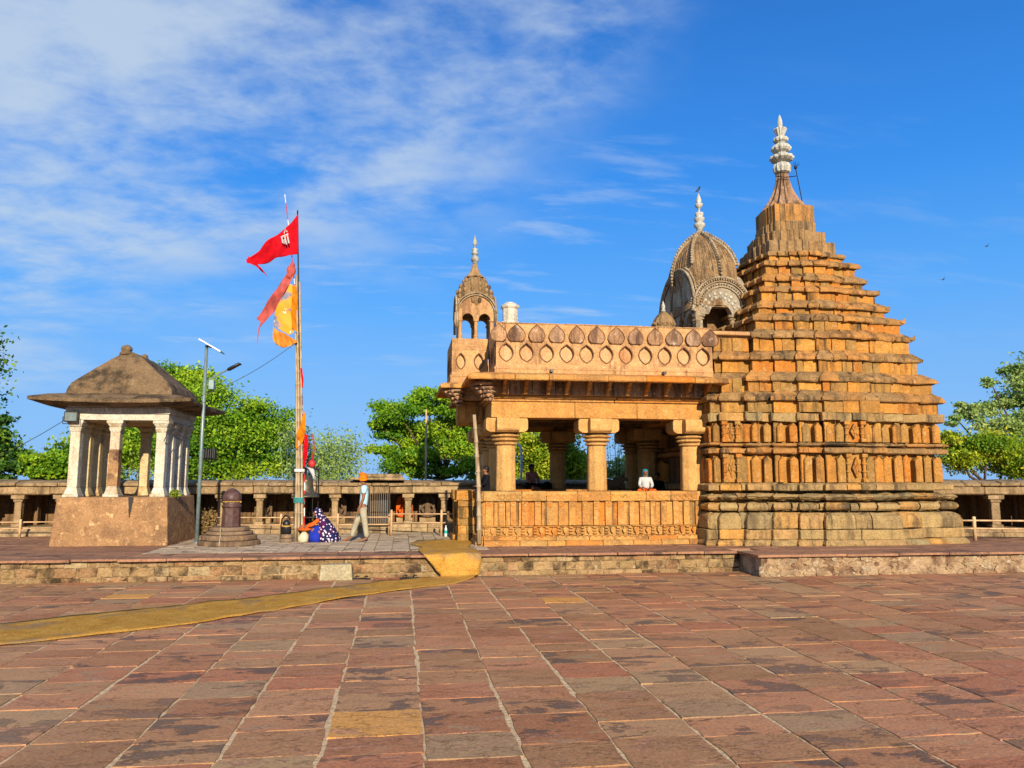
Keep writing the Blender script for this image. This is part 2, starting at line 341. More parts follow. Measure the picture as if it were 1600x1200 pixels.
M_dblue=cloth('navy_cloth',(.015,.02,.09),trans=0); M_blue=cloth('royal_blue_cloth',(.02,.04,.42),trans=0); M_dot=plain('white_dots',(.75,.6,.65),.8)
M_tshirt=cloth('pale_blue_cotton',(.42,.66,.76),trans=0,var=.15); M_khaki=cloth('khaki_cotton',(.38,.34,.24),trans=0,var=.2); M_turban=cloth('orange_turban_cloth',(.90,.22,.015),trans=0)
M_pink=cloth('salmon_shirt_cotton',(.55,.22,.17),trans=0); M_dark=cloth('black_cotton',(.009,.009,.012),trans=0); M_teal=cloth('teal_scarf',(.02,.20,.25),trans=0); M_wcloth=cloth('white_cotton',(.50,.50,.50),trans=0,var=.12); M_ora=cloth('orange_red_cloth',(.75,.13,.02),trans=0)
M_skin=plain('brown_skin',(.24,.10,.05),.55,var=.12); M_hair=plain('black_hair',(.012,.010,.010),.5,var=.3,scale=60,bump=.01)
def leafmat(name,stops,trans=.35):
    m=Mat(name,.55,.25); base=m.ramp(m.r,stops); base=m.mix(m.math('MULTIPLY',m.g,.35),base,(.05,.10,.01),'MIX'); m.done(base)
    t=m.n('ShaderNodeBsdfTranslucent'); m.l(m.mix(1.,base,(1.0,1.0,.45),'MULTIPLY'),t.inputs[0]); q=m.n('ShaderNodeMixShader'); q.inputs[0].default_value=trans
    m.l(m.b.outputs[0],q.inputs[1]); m.l(t.outputs[0],q.inputs[2]); m.l(q.outputs[0],m.out.inputs[0]); return m.m
M_leafb=leafmat('bright_green_leaves',[(0,(.09,.24,.012)),(.5,(.25,.48,.02)),(1,(.46,.64,.03))])
M_leafd=leafmat('dark_green_leaves',[(0,(.04,.12,.02)),(.6,(.10,.24,.03)),(1,(.26,.42,.03))])
M_leafy=leafmat('yellow_green_leaves',[(0,(.14,.28,.012)),(.6,(.38,.50,.02)),(1,(.62,.62,.04))])
M_leafg=leafmat('grey_green_leaves',[(0,(.22,.38,.10)),(.6,(.38,.52,.15)),(1,(.50,.62,.2))])
M_dry=leafmat('dry_brown_leaves',[(0,(.22,.12,.05)),(1,(.34,.20,.08))],.1)
M_bark=stone('tree_bark',[(0,(.11,.075,.05)),(1,(.14,.10,.07))],stain=(.04,.03,.02),amt=.5)
# paving
def paver(name):
    m=Mat(name,.8,.18)
    base=m.ramp(m.r,[(0,(.56,.215,.10)),(.14,(.62,.28,.13)),(.30,(.46,.195,.085)),(.46,(.66,.33,.15)),(.60,(.44,.22,.095)),(.74,(.56,.27,.12)),(.87,(.56,.34,.16)),(.95,(.40,.23,.125)),(1,(.84,.40,.10))])
    # split layers: long thin contour patches of slate, plum and buff
    w=m.noise(1.5,9,.66,sc=(1,2.0,1),dist=.3,add=m.g)
    w2=m.noise(2.4,9,.68,sc=(.8,2.2,1),dist=.5,add=m.bl)
    c1=m.mix(m.math('MULTIPLY',m.mask(w,.52,.57),m.math('MULTIPLY',m.mask(m.g,.3,.85),.85)),base,(.15,.105,.08))
    c2=m.mix(m.math('MULTIPLY',m.mask(w2,.56,.61),.6),c1,(.62,.30,.18))
    c3=m.mix(m.math('MULTIPLY',m.mask(w,.405,.38),.6),c2,(.46,.31,.16))
    f=m.noise(34,6,.7); g=m.noise(5,5,.6)
    c4=m.mix(.6,c3,m.mix(m.mask(f,.25,.75),(.25,.24,.24),(1,1,1)),'MULTIPLY')
    c5=m.mix(m.math('MULTIPLY',m.mask(g,.55,.78),.28),c4,(.60,.40,.21))
    big=m.noise(.35,3,.5); c5=m.mix(m.math('MULTIPLY',m.mask(big,.45,.7),.22),c5,(.58,.33,.17))
    step=m.math('ADD',m.mask(w,.53,.555),m.math('MULTIPLY',m.mask(w2,.60,.62),-.8))
    nb=m.bump(step,.012,.9); nb=m.bump(g,.03,.4,nb); nb=m.bump(f,.010,.8,nb)
    rr=m.math('ADD',m.math('MULTIPLY',f,.3),.55); m.l(rr,m.b.inputs['Roughness'])
    return m.done(c5,nb)
M_pave=paver('mauve_sandstone_paving')
m=Mat('sandy_mortar',.95,.1); M_mortar=m.done(m.ramp(m.noise(14,6,.7),[(.3,(.38,.25,.13)),(.5,(.64,.46,.26)),(.7,(.76,.58,.36))]),m.bump(m.noise(30,5),.02,.8))
m=Mat('dry_earth',.95,.1); M_earth=m.done(m.ramp(m.noise(.3,8,.7),[(.3,(.16,.11,.05)),(.5,(.22,.16,.08)),(.7,(.14,.15,.05))]),m.bump(m.noise(6,5),.05,.5))
m=Mat('coir_matting',.95,.05); _a=m.noise(3,5,.6); _b=m.noise(60,3,.7,sc=(1,1,1)); _c=m.noise(1.2,4,.6,dist=.4)
_k=m.mix(m.mask(_a,.3,.7),(.66,.34,.06),(.82,.46,.10)); _k=m.mix(m.math('MULTIPLY',m.mask(_c,.54,.66),.65),_k,(.40,.28,.17)); _d=m.noise(5,8,.7); _k=m.mix(m.math('MULTIPLY',m.mask(_d,.55,.72),.6),_k,(.24,.11,.035)); _k=m.mix(.7,_k,m.mix(m.mask(_b,.3,.7),(.25,.2,.15),(1,1,1)),'MULTIPLY')
M_coir=m.done(_k,m.bump(_b,.02,1.,m.bump(_d,.05,.7)))
# ================================================================ SETTING: ground, paving, terrace
TZ=0.475                                   # terrace height
g=MB(); g.add([(-600,-400,-.06),(700,-400,-.06),(700,1200,-.06),(-600,1200,-.06)],[(0,1,2,3)]); struct(g.build('ground',M_earth))
g=MB(); g.add([(-26,-6,-.004),(34,-6,-.004),(34,17.6,-.004),(-26,17.6,-.004)],[(0,1,2,3)]); struct(g.build('mortar_bed',M_mortar))
g=MB()
def slab(mb,x0,x1,y0,y1,z,jit=.008,th=.02,tint=None,tilt=.003,step=.16):
    pts=[]
    def side(a,b):
        L=math.hypot(b[0]-a[0],b[1]-a[1]); n=max(2,int(L/step))
        for i in range(n): t=i/n; pts.append((a[0]+(b[0]-a[0])*t+U(-jit,jit),a[1]+(b[1]-a[1])*t+U(-jit,jit)))
    side((x0,y0),(x1,y0)); side((x1,y0),(x1,y1)); side((x1,y1),(x0,y1)); side((x0,y1),(x0,y0))
    zx,zy=U(-tilt,tilt),U(-tilt,tilt); n=len(pts); cx,cy=(x0+x1)/2,(y0+y1)/2
    top=[(x,y,z+(x-cx)*zx+(y-cy)*zy) for x,y in pts]; e=.006
    mid=[(cx+(x-cx)*(1+e),cy+(y-cy)*(1+e),zz-.006) for x,y,zz in top]; bot=[(x,y,zz-th) for x,y,zz in mid]
    mb.add(top+mid+bot,[tuple(range(n))]+[(i,n+i,n+(i+1)%n,(i+1)%n) for i in range(n)]+[(n+i,2*n+i,2*n+(i+1)%n,n+(i+1)%n) for i in range(n)],tint)
x=-25.9; special=[(-.36,7.25,(1.0,.05,.5)),(1.95,8.9,(.60,.9,.9)),(4.5,9.3,(.84,.3,.4)),(3.1,13.6,(1,.1,.3)),(.1,8.6,(.5,.9,.2)),(-4.6,14.8,(1,.1,.3)),(-4.2,14.0,(.97,.2,.3)),(4.6,15.6,(.97,.2,.3))]
while x<33:
    w=.76+U(-.03,.05); y=-5.9+U(0,.5)
    near=(-16<x<24)
    while y<17.05:
        d=U(.40,.66)*(1.0 if U(0,1)<.9 else 1.4); y1=min(y+d,17.25)
        t=(U(0,1)**1.15*.93,U(0,1),U(0,1))
        for sx,sy,tt in special:
            if x<=sx<x+w and y<=sy<y1: t=tt
        o_=U(-.012,.012); slab(g,x+.017+o_,x+w-.016+o_,y+.005,y1-.007,U(.002,.010),.012,tint=t,step=.13 if near else .8,tilt=.004); y=y1
    x+=w
struct(g.build('courtyard_paving',M_pave))
# terrace: a raised stone platform, its right part stepping forward
YA,YB,XB=17.05,16.0,7.72
g=MB(); g.prism([(-40,YA+.12),(XB+.12,YA+.12),(XB+.12,YB+.12),(45,YB+.12),(45,60),(-40,60)],-.05,TZ-.035); struct(g.build('terrace',M_mortar))
def coursed(mb,a,b,zs,seg,depth=.14,j=.012,gap=.012):
    for z0,z1 in zip(zs,zs[1:]):
        mb.sweep([a,b],[(0,z0+.006),(0,z1-.006),(-depth,z1-.006),(-depth,z0+.006)],seg*U(.85,1.2),j,gap,closed=False,jz=0)
g=MB(); coursed(g,(-24,YA),(XB,YA),[-.02,.10,.29,.43],.42)
g.box(-24,XB,YA+.02,YA+.10,-.05,.425,tint=(.3,.8,.5)); struct(g.build('terrace_wall',M_terr,bevel=.018,seg=2))
g=MB()
g.sweep([(XB,17.2),(XB,YB),(34,YB)],[(0,-.05),(0,.43),(-.12,.43),(-.12,-.05)],50,.004,0,closed=False)
for k in range(420):
    px=U(XB,24); pz=U(.02,.40); r=U(.04,.13); d=.012+U(0,.014)
    if 10.9<px<12.1 or 13.5<px<14.6 and pz<.2: continue
    poly=[(px+r*U(.8,1.2)*math.cos(a),pz+r*.65*U(.8,1.2)*math.sin(a)) for a in [i*math.pi/4+U(-.2,.2) for i in range(8)]]
    poly=[(q,max(.0,min(.42,w))) for q,w in poly]
    g.xprism(poly,(0,YB-d,0),(1,0,0),(0,0,1),(0,d+.02,0))
struct(g.build('terrace_rubble_wall',M_rubble,bevel=.012,seg=2))
g=MB()      # red coping slabs along the edge
def coping(a,b,wd,mb=g,z=TZ,seg=1.0):
    d=(Vector((*b,0))-Vector((*a,0))); L=d.length; d.normalize(); n=Vector((-d.y,d.x,0)); t=0
    while t<L:
        s=min(L-t,U(.6,1.5)*seg); p0=Vector((*a,0))+d*(t+.006); p1=Vector((*a,0))+d*(t+s-.006); o=U(-.03,.015); k=7
        fr=[p0+(p1-p0)*(i/k)+n*(o+U(-.012,.012)) for i in range(k+1)]; q=[p1+n*wd,p0+n*wd]; poly=fr+q; zz=z+U(-.004,.004)
        mb.prism([(p.x,p.y) for p in poly],zz-.05+U(-.006,.006),zz); t+=s
coping((-24,YA-.12),(XB-.12,YA-.12),.62); coping((XB-.12,YB-.12),(34,YB-.12),1.1)
x=-24
while x<34:      # reddish slabs further in
    w=U(.6,.9); y=YA+.51 if x<XB else YB+1.0
    while y<46:
        d=U(.5,.9)
        tile=(-5.3<x+w*.5<1.9 and 17.9<y<24.2)
        if not tile: g.box(x+.006,x+w-.006,y+.006,y+d-.006,TZ-.05,TZ+U(-.004,.004))
        y+=d
    x+=w
struct(g.build('terrace_paving',M_cop,bevel=.005))
g=MB(); x=-5.6
while x<2.0:
    w=U(.30,.42); y=18.05
    while y<24.2:
        d=U(.30,.5); g.box(x+.007,x+w-.007,y+.007,y+d-.007,TZ-.05,TZ+.006+U(-.003,.003)); y+=d
    x+=w
struct(g.build('terrace_tiles',M_tile,bevel=.004))

# ================================================================ CLOISTER
clo=thing('cloister',(-3,25,TZ),'low pillared sandstone cloister with flat slab roof running round behind the terrace','cloister')
# front line of the pillars, right to left = outward normal towards the courtyard
LINE=[(-21,21.8),(-16,23.4),(-11.5,24.35),(-5.5,24.55),(1.8,24.6),(4.5,25.6),(9,27.2),(13.0,26.3),(14.6,22.6),(15.0,20.6),(19.5,19.3),(27,14.0)]
def along(line,step,off=0.,start=.3):
    out=[];t=start
    for a,b in zip(line,line[1:]):
        a=Vector((*a,0));b=Vector((*b,0));d=b-a;L=d.length;d.normalize();n=Vector((d.y,-d.x,0))
        while t<L: out.append((a+d*t+n*off,d,n)); t+=step
        t-=L
    return out
g=MB()      # plinth and roof: swept in stones.  outside (right of travel) = towards the courtyard
g.sweep(LINE,[(.22,TZ-.05),(.22,TZ+.13),(.12,TZ+.16),(.12,TZ+.26),(-2.2,TZ+.26),(-2.2,TZ-.05)],.9,.012,closed=False); g.build('plinth',M_clo,clo,bevel=.015)
ZC=1.66
g=MB(); g.sweep(LINE,[(.16,ZC),(.24,ZC+.03),(.24,ZC+.24),(-.2,ZC+.24),(-.2,ZC)],1.25,.014,closed=False,jz=.012); g.build('beam',M_clo,clo,bevel=.02)
g=MB(); g.sweep(LINE,[(.30,ZC+.25),(.32,ZC+.33),(.0,ZC+.40),(-1.2,ZC+.44),(-2.3,ZC+.42),(-2.3,ZC+.2)],.55,.03,closed=False,jz=.03); g.build('roof',M_clo,clo,bevel=.025)
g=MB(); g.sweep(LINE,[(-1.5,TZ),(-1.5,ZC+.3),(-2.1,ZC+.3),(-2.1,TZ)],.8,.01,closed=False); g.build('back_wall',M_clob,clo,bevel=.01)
def cl_pillar(p,d,w=.17):
    g=MB(); z0=TZ+.26
    g.obox(p,d,w*.75,w*.75,z0,z0+.10,.006); g.obox(p,d,w*.55,w*.55,z0+.10,ZC-.2,.006); g.obox(p,d,w*.72,w*.72,ZC-.2,ZC-.15,.004); g.obox(p,d,w*1.05,w*.95,ZC-.12,ZC-.004,.008)
    g.obox(p,d,w*.72,w*.72,ZC-.15,ZC-.12,.004)
    g.build('pillar',M_clo,clo,bevel=.012)
pil=along(LINE,1.12)
for p,d,n in pil:
    px=800+F*(p.x*math.cos(A)-p.y*math.sin(A))/(p.x*math.sin(A)+p.y*math.cos(A))
    if 800<px<1500 or px<-120 or px>1750: continue
    if 575<px<607: continue
    cl_pillar(p,d,.17 if px<1400 else .20)
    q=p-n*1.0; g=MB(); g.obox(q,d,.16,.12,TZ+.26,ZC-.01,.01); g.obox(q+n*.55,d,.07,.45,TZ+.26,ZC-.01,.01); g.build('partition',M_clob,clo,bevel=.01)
# raised roof slabs over the barred doorway
g=MB(); a=atY(548,745,24.3); b=atY(632,745,24.3)
g.box(a.x,b.x,24.05,26.2,2.08,2.16,.015); g.box(a.x+.25,b.x-.05,24.2,26.2,2.165,2.29,.02); g.build('door_lintel_slab',M_clo,clo,bevel=.02)
gate=thing('iron_gate',(atY(590,800,24.35).x,24.35,TZ+.2),'dark barred iron gate in the taller doorway of the cloister','gate')
gx0,gx1=atY(576,800,24.35).x,atY(608,800,24.35).x
g=MB(); g.box(gx0-.02,gx1+.02,25.0,25.1,TZ+.1,1.98); g.build('doorway_shade_sheet',M_black,gate)  # black sheet standing in for the shade inside the doorway
g=MB()
for x in (gx0,gx1): g.box(x-.02,x+.02,24.33,24.37,TZ+.2,1.95)
for z in (TZ+.22,1.30,1.93): g.box(gx0+.021,gx1-.021,24.335,24.365,z,z+.03)
g.build('gate_frame',M_iron,gate)
g=MB()
for i in range(9):
    x=gx0+.05+(gx1-gx0-.1)*i/8; g.tube([(x,24.322,TZ+.25),(x,24.322,1.93)],.008,6)
g.build('gate_bars',plain('rusty_bars',(.30,.20,.11),.7),gate)
# carved figures standing in the niches
def statue(px,label,mat=M_statue,Y=25.35,h=.9):
    p=atY(px,800,Y); t=thing('carved_statue',(p.x,Y,TZ+.26),label,'statue','carved figures in the cloister niches')
    g=MB(); g.box(p.x-.26,p.x+.26,Y-.05,Y+.22,TZ+.26,TZ+.42,.01); g.build('pedestal',M_clo,t,bevel=.01)
    g=MB(); n=14; g.xprism([(-.27,0),(.27,0),(.27,.45)]+[(.27*math.cos(a*math.pi/n),.45+.3*math.sin(a*math.pi/n)) for a in range(1,n)]+[(-.27,.45)],(p.x,Y+.15,TZ+.42),(1,0,0),(0,0,1),(0,.08,0)); g.build('back_slab',mat,t,bevel=.01)
    g=MB(); z=TZ+.42
    g.loft([(p.x,Y,z,.21,.12),(p.x,Y,z+.1,.20,.11),(p.x,Y,z+.17,.10,.08),(p.x,Y,z+.30,.09,.07),(p.x,Y+.01,z+.42,.12,.07),(p.x,Y+.01,z+.46,.05,.05)],12)
    g.ball((p.x,Y,z+.54),.065,.065,.08); g.lathe((p.x,Y,z+.58),[(0,.07),(.06,.06),(.14,.015)],10)
    for s in (-1,1):
        g.tube([(p.x+s*.11,Y,z+.41),(p.x+s*.20,Y-.04,z+.28),(p.x+s*.14,Y-.12,z+.16)],[.035,.03,.022],8)
        g.tube([(p.x+s*.08,Y,z+.08),(p.x+s*.24,Y-.06,z+.07),(p.x+s*.04,Y-.13,z+.05)],[.06,.05,.035],8)
    g.build('seated_figure',mat,t,smooth=True)
statue(357,'seated stone figure in the niche just right of the lamp post'); statue(410,'seated stone figure in the niche behind the maroon lingam')
statue(527,'seated stone figure in the niche behind the crouching woman'); statue(668,'seated stone figure with pale offerings in the niche left of the water bottle')
statue(632,'orange painted stone figure standing in the narrow niche right of the gate',M_ora)
# ================================================================ RAILINGS
def railing(pts,posts,label,h=.62,rad=.022):
    t=thing('railing',(pts[0][0],pts[0][1],TZ),label,'railing','low two bar railings before the cloister')
    for z in (h*.52,h*.86):
        g=MB(); g.tube([(p[0],p[1],TZ+z) for p in pts],rad*.8,8); g.build('rail',M_rail,t,smooth=True)
    for q in posts:
        g=MB(); g.lathe((q[0],q[1]+.005,TZ),[(0,rad*1.6),(h,rad*1.6),(h+.02,rad)],10); g.build('post',M_rail,t,smooth=True)
def rp(px,py): p=atZ(px,py,TZ); return (p.x,p.y)
railing([rp(-60,841),rp(90,839.5)],[rp(-55,841),rp(30,840.5)],'buff railing section left of the domed kiosk',.5)
railing([rp(325,838),rp(440,838),rp(527,837),rp(612,837)],[rp(330,838),rp(438,838),rp(527,837),rp(608,837)],'long buff railing section behind the lingam and the flag poles',.62)
railing([rp(607,838),rp(690,838),rp(728,838)],[rp(611,838),rp(689.5,838)],'buff railing section between the walking man and the temple porch',.74)
railing([rp(1500,845),(15.2,18.9),(19.5,17.6)],[(15.2,18.9),(17.6,18.15)],'buff railing section right of the temple tower',.62,.03)
# ================================================================ KIOSK (left)
KX,KY=-7.08,21.72; kio=thing('kiosk',(KX,KY,TZ),'old domed kiosk with white pillars and brown curved roof on a peeling plinth','kiosk')
g=MB(); h=1.34
def frus(mb,cx,cy,hx,hy,z0,z1,kx,ky,tint=None,n=1):
    mb.add([(cx+sx*hx,cy+sy*hy,z0) for sx,sy in ((-1,-1),(1,-1),(1,1),(-1,1))]+[(cx+sx*kx,cy+sy*ky,z1) for sx,sy in ((-1,-1),(1,-1),(1,1),(-1,1))],[(0,3,2,1),(4,5,6,7),(0,1,5,4),(1,2,6,5),(2,3,7,6),(3,0,4,7)],tint)
frus(g,KX,KY,h+.03,1.33,TZ-.02,1.66,h-.05,1.27); g.build('plinth',M_kbase,kio,bevel=.03,seg=3)
g=MB(); c=atY(202,790,KY-1.36).x; g.xprism([(-.045,0),(-.02,-.35),(-.0,-.52),(.03,-.3),(.07,-.0)],(c,KY-1.315,1.66),(1,0,0),(0,0,1),(0,-.012,0)); g.build('crack_stain',M_black,kio)
def kcol(x,y,mat,mb_w=.115):
    g=MB(); z=1.66; w=mb_w
    g.box(x-w*1.6,x+w*1.6,y-w*1.6,y+w*1.6,z,z+.07,.004); frus(g,x,y,w*1.45,w*1.45,z+.07,z+.24,w*1.0,w*1.0); g.box(x-w,x+w,y-w,y+w,z+.24,3.28)
    frus(g,x,y,w,w,3.28,3.36,w*1.25,w*1.25); g.box(x-w*1.25,x+w*1.25,y-w*1.25,y+w*1.25,3.36,3.40); frus(g,x,y,w*1.1,w*1.1,3.40,3.50,w*1.6,w*1.6); g.box(x-w*1.7,x+w*1.7,y-w*1.7,y+w*1.7,3.50,3.575)
    return g.build('pillar',mat,kio,bevel=.01)
e=1.02
kcol(KX-e,KY-e,M_kcol); kcol(KX+e,KY-e,M_kcol); pm=kcol(KX-.08,KY-e,M_kcol)
for yy in (-.34,.34,1.02): kcol(KX-e,KY+yy,M_kcol2); kcol(KX+e,KY+yy,M_kcol)
kcol(KX,KY+e,M_kcol2)
g=MB(); x=KX-.08; y=KY-e; w=.12; g.box(x-w,x+w,y-w,y+w,1.92,2.85,tint=(0,1,.3)); g.build('bare_patch_on_pillar',M_kbase,kio,bevel=.008)
g=MB(); a=1.20
g.sweep([(KX-a,KY-a),(KX+a,KY-a),(KX+a,KY+a),(KX-a,KY+a)],[(0,3.58),(0,3.74),(-.34,3.74),(-.34,3.58)],50,.0,0)
g.sweep([(KX-a,KY-a),(KX+a,KY-a),(KX+a,KY+a),(KX-a,KY+a)],[(.04,3.745),(.04,3.88),(.015,3.90),(.015,3.91),(.0,4.12),(-.3,4.12),(-.3,3.745)],50,.0,0)
for i in range(22):
    x=KX-a+.12+i*(2*a-.24)/21; g.tube([(x,KY-a-.042,3.76),(x+.045,KY-a-.05,3.80),(x,KY-a-.042,3.86)],.012,5)
g.build('entablature',M_white,kio,bevel=.01)
g=MB(); g.box(KX-1.05,KX+1.05,KY-1.05,KY+1.05,3.55,3.578); g.build('ceiling',M_kcol2,kio)
g=MB()
for i in range(4):
    t=-.75+i*.5
    for (dx,dy) in ((t,-1.2),(1.2,t)):
        nx,ny=(0,-1) if dx==t else (1,0)
        o=(KX+dx+nx*.0,KY+dy+ny*.0,3.92); g.xprism([(0,0),(.06,.02),(.12,.12),(.3,.2),(0,.2)],(o[0]-(.06 if ny else 0),o[1]-(.06 if nx else 0),o[2]),(nx,ny,0),(0,0,1),(.12 if ny else 0,.12 if nx else 0,0))
g.build('eave_brackets',M_kcol2,kio,bevel=.006)
g=MB()     # roof: eave skirt, then a curved four sided vault running to a short ridge
def ring(hx,hy,z,ox=0,sag=0.): 
    pts=[];n=10
    for (ax,ay),(bx,by) in (((-1,-1),(1,-1)),((1,-1),(1,1)),((1,1),(-1,1)),((-1,1),(-1,-1))):
        for i in range(n):
            t=i/n; k=1-sag*(1-(2*t-1)**2); x=ax+(bx-ax)*t; y=ay+(by-ay)*t
            pts.append((KX+ox+x*hx,KY+y*hy,z+U(-.004,.004)+ (-sag*.6*(1-(2*t-1)**2))))
    return pts
rings=[ring(1.62,1.62,3.94,sag=.05),ring(1.88,1.86,4.02,sag=.10),ring(1.88,1.86,4.10,sag=.10),ring(1.55,1.55,4.19,sag=.04),ring(1.26,1.28,4.24),ring(1.24,1.24,4.36),ring(1.17,1.19,4.52),ring(.92,1.06,4.74),ring(.67,.94,4.96),ring(.42,.81,5.18),ring(.20,.68,5.35),ring(.06,.60,5.41)]
N=len(rings[0]); vs=sum(rings,[]); fs=[(j*N+i,j*N+(i+1)%N,(j+1)*N+(i+1)%N,(j+1)*N+i) for j in range(len(rings)-1) for i in range(N)]+[tuple(range(N))[::-1],tuple(len(vs)-N+i for i in range(N))]
g.add(vs,fs,(.4,.9,.5)); roof=g.build('roof',M_kroof,kio,bevel=.01)
g=MB(); g.lathe((KX-.12,KY-.58,5.34),[(0,.17),(.05,.16),(.10,.12),(.13,.14),(.20,.13),(.25,.07),(.27,.02)],14); g.lathe((KX-.06,KY+.66,5.36),[(0,.13),(.06,.12),(.10,.09),(.16,.09),(.2,.03)],12); g.build('roof_knobs',M_kroof,roof,smooth=True)
# ================================================================ TEMPLE
tem=thing('temple',(8,20,TZ),'large carved sandstone temple with stepped pyramid tower, pillared porch and roof pavilions','temple')
CX,CY=11.4,21.16
def plan(w,p,fr=(.29,.52,.76),cx=CX,cy=CY,sy=1.):
    """square plan with three stepped projections on every side, anticlockwise"""
    side=[(-1.0,0),(-fr[2],0),(-fr[2],p[0]),(-fr[1],p[0]),(-fr[1],p[1]),(-fr[0],p[1]),(-fr[0],p[2]),(fr[0],p[2]),(fr[0],p[1]),(fr[1],p[1]),(fr[1],p[0]),(fr[2],p[0]),(fr[2],0)]
    out=[]
    for k in range(4):
        c,s=[(1,0),(0,1),(-1,0),(0,-1)][k]
        for a,b in side:
            x=a*w; y=-w-b; X=x*c-y*s; Y=x*s+y*c; out.append((cx+X,cy+Y))
    return out
def small(p,k): return tuple(q*k for q in p)
PW=(.10,.21,.33)
# --- base mouldings
def mouldings(outl,seg,part=tem,mats=None,simple=False):
    a=outl
    g=MB(); g.sweep(a,[(.34,TZ-.04),(.36,.52),(.30,.60),(.26,.62),(-.2,.62),(-.2,TZ-.04)],seg,.012); g.sweep(a,[(.27,.625),(.27,.865),(-.2,.865),(-.2,.625)],seg*1.1,.012)
    g.sweep(a,[(.25,.88),(.25,1.10),(.215,1.20),(.13,1.27),(-.2,1.28),(-.2,.88)],seg*.9,.014); g.build('base_plinth',M_base,part,bevel=.018,seg=2)
    g=MB(); prof=[(.10+.10*math.cos(t),1.42+.095*math.sin(t)) for t in [math.pi*(-.5+i/7) for i in range(8)]]; g.sweep(a,prof+[(-.3,1.515),(-.3,1.325)],seg*.62,.024,gap=.035); g.build('torus_moulding',M_base,part,bevel=.03,seg=2)
    g=MB(); g.sweep(a,[(.0,1.575),(.13,1.61),(.21,1.665),(.10,1.72),(.0,1.74),(-.3,1.74),(-.3,1.575)],seg*.7,.026); g.build('knife_moulding',M_base,part,bevel=.012)
    g=MB(); g.sweep(a,[(.14,1.82),(.16,1.84),(.16,1.96),(.04,2.01),(-.3,2.01),(-.3,1.82)],seg*.8,.012); g.build('ledge_moulding',M_base,part,bevel=.012)
    g=MB(); g.sweep(a,[(-.24,.6),(-.24,3.0),(-.34,3.0),(-.34,.6)],50,0,0); g.build('base_core',M_base,part)
wallp=plan(2.68,PW)
mouldings(wallp,.62)
def panel(mb,c,d,n,w,z0,z1,th,point=.13,fl=.0):
    """upright slab with a pointed head and chamfered sides"""
    c=Vector(c); d=Vector(d); n=Vector(n); hw=w/2; zt=z1-point; ch=min(.03,hw*.3)
    back=[(-hw,z0),(hw,z0),(hw,zt),(0,z1),(-hw,zt)]; fr=[(-hw+ch,z0+.01),(hw-ch,z0+.01),(hw-ch,zt-.01),(0,z1-.03),(-hw+ch,zt-.01)]
    vs=[Vector((c.x,c.y,0))+d*a+Vector((0,0,b)) for a,b in back]+[Vector((c.x,c.y,0))+d*a*1.0+n*(th-.02)+Vector((0,0,b)) for a,b in back]+[Vector((c.x,c.y,0))+d*a+n*th+Vector((0,0,b)) for a,b in fr]
    fs=[(0,4,3,2,1)]+[(i,(i+1)%5,5+(i+1)%5,5+i) for i in range(5)]+[(5+i,5+(i+1)%5,10+(i+1)%5,10+i) for i in range(5)]+[(10,11,12,13,14)]
    mb.add(vs,fs)
def edges(outl):
    n=len(outl)
    for i in range(n):
        a=Vector((*outl[i],0));b=Vector((*outl[(i+1)%n],0));d=(b-a);L=d.length;d.normalize();yield a,b,d,Vector((d.y,-d.x,0)),L
def walls(outl,part,niche=True,cxn=None):
    g=MB(); g.sweep(outl,[(-.13,1.9),(-.13,2.75),(-.3,2.75),(-.3,1.9)],.45,.01); g.sweep(outl,[(-.13,3.0),(-.13,3.6),(-.3,3.6),(-.3,3.0)],.42,.01)
    g.sweep(outl,[(-.02,3.80),(-.02,4.12),(-.2,4.12),(-.2,3.80)],.55,.012); g.build('wall_courses',M_wall,part,bevel=.012)
    gs=[MB() for _ in range(4)]; ccx=sum(p[0] for p in outl)/len(outl); ccy=sum(p[1] for p in outl)/len(outl); ww=max(p[0] for p in outl)-ccx; wh=max(p[1] for p in outl)-ccy
    for a,b,d,n,L in edges(outl):
        mp=(a+b)/2; ux,uy=(mp.x-ccx)/ww,(mp.y-ccy)/wh; g=gs[(0 if uy<0 else 2) if abs(uy)>=abs(ux) else (1 if ux>0 else 3)]
        if L<.14 and True:
            for z0,z1 in ((2.02,2.73),(3.04,3.56)): panel(g,(a+b)/2-n*.14,d,n,L*.8,z0,z1,.14,.05)
            continue
        big=L>1.0
        if big:
            spots=[(.09,.16),(.24,.15),(.76,.15),(.91,.16)]
            for t,w in spots:
                for z0,z1 in ((2.02,2.73),(3.04,3.56)): panel(g,a+d*L*t-n*.14,d,n,w*L*.95,z0,z1-U(0,.04),.17+U(-.03,.03))
        else:
            m=2 if L>.52 else 1
            for q in range(m):
                for z0,z1 in ((2.02,2.73),(3.04,3.56)):
                    c=a+d*L*(q+.5)/m-n*.14; panel(g,c,d,n,L/m*U(.60,.76),z0,z1-U(0,.05),.21+U(-.04,.03),U(.08,.14)); 
                    if L/m>.35: 
                        for s in (-1,1): panel(g,c+d*s*L/m*.42,d,n,L/m*.12,z0,z1-.03,.10,.03)
    for g in gs:
        if g.v: g.build('pointed_wall_slabs',M_wall,part,bevel=.008)
    g=MB(); g.sweep(outl,[(.06,2.75),(.10,2.77),(.10,2.87),(.02,2.90),(-.15,2.90),(-.15,2.75)],.5,.018); g.sweep(outl,[(.05,2.93),(.13,2.96),(.05,3.02),(-.15,3.03),(-.15,2.92)],.7,.02); g.build('middle_ledge',M_eave,part,bevel=.01)
    g=MB(); g.sweep(outl,[(.08,3.58),(.08,3.79),(-.15,3.79),(-.15,3.58)],.42,.035); g.build('block_course',M_base,part,bevel=.012)
walls(wallp,tem)
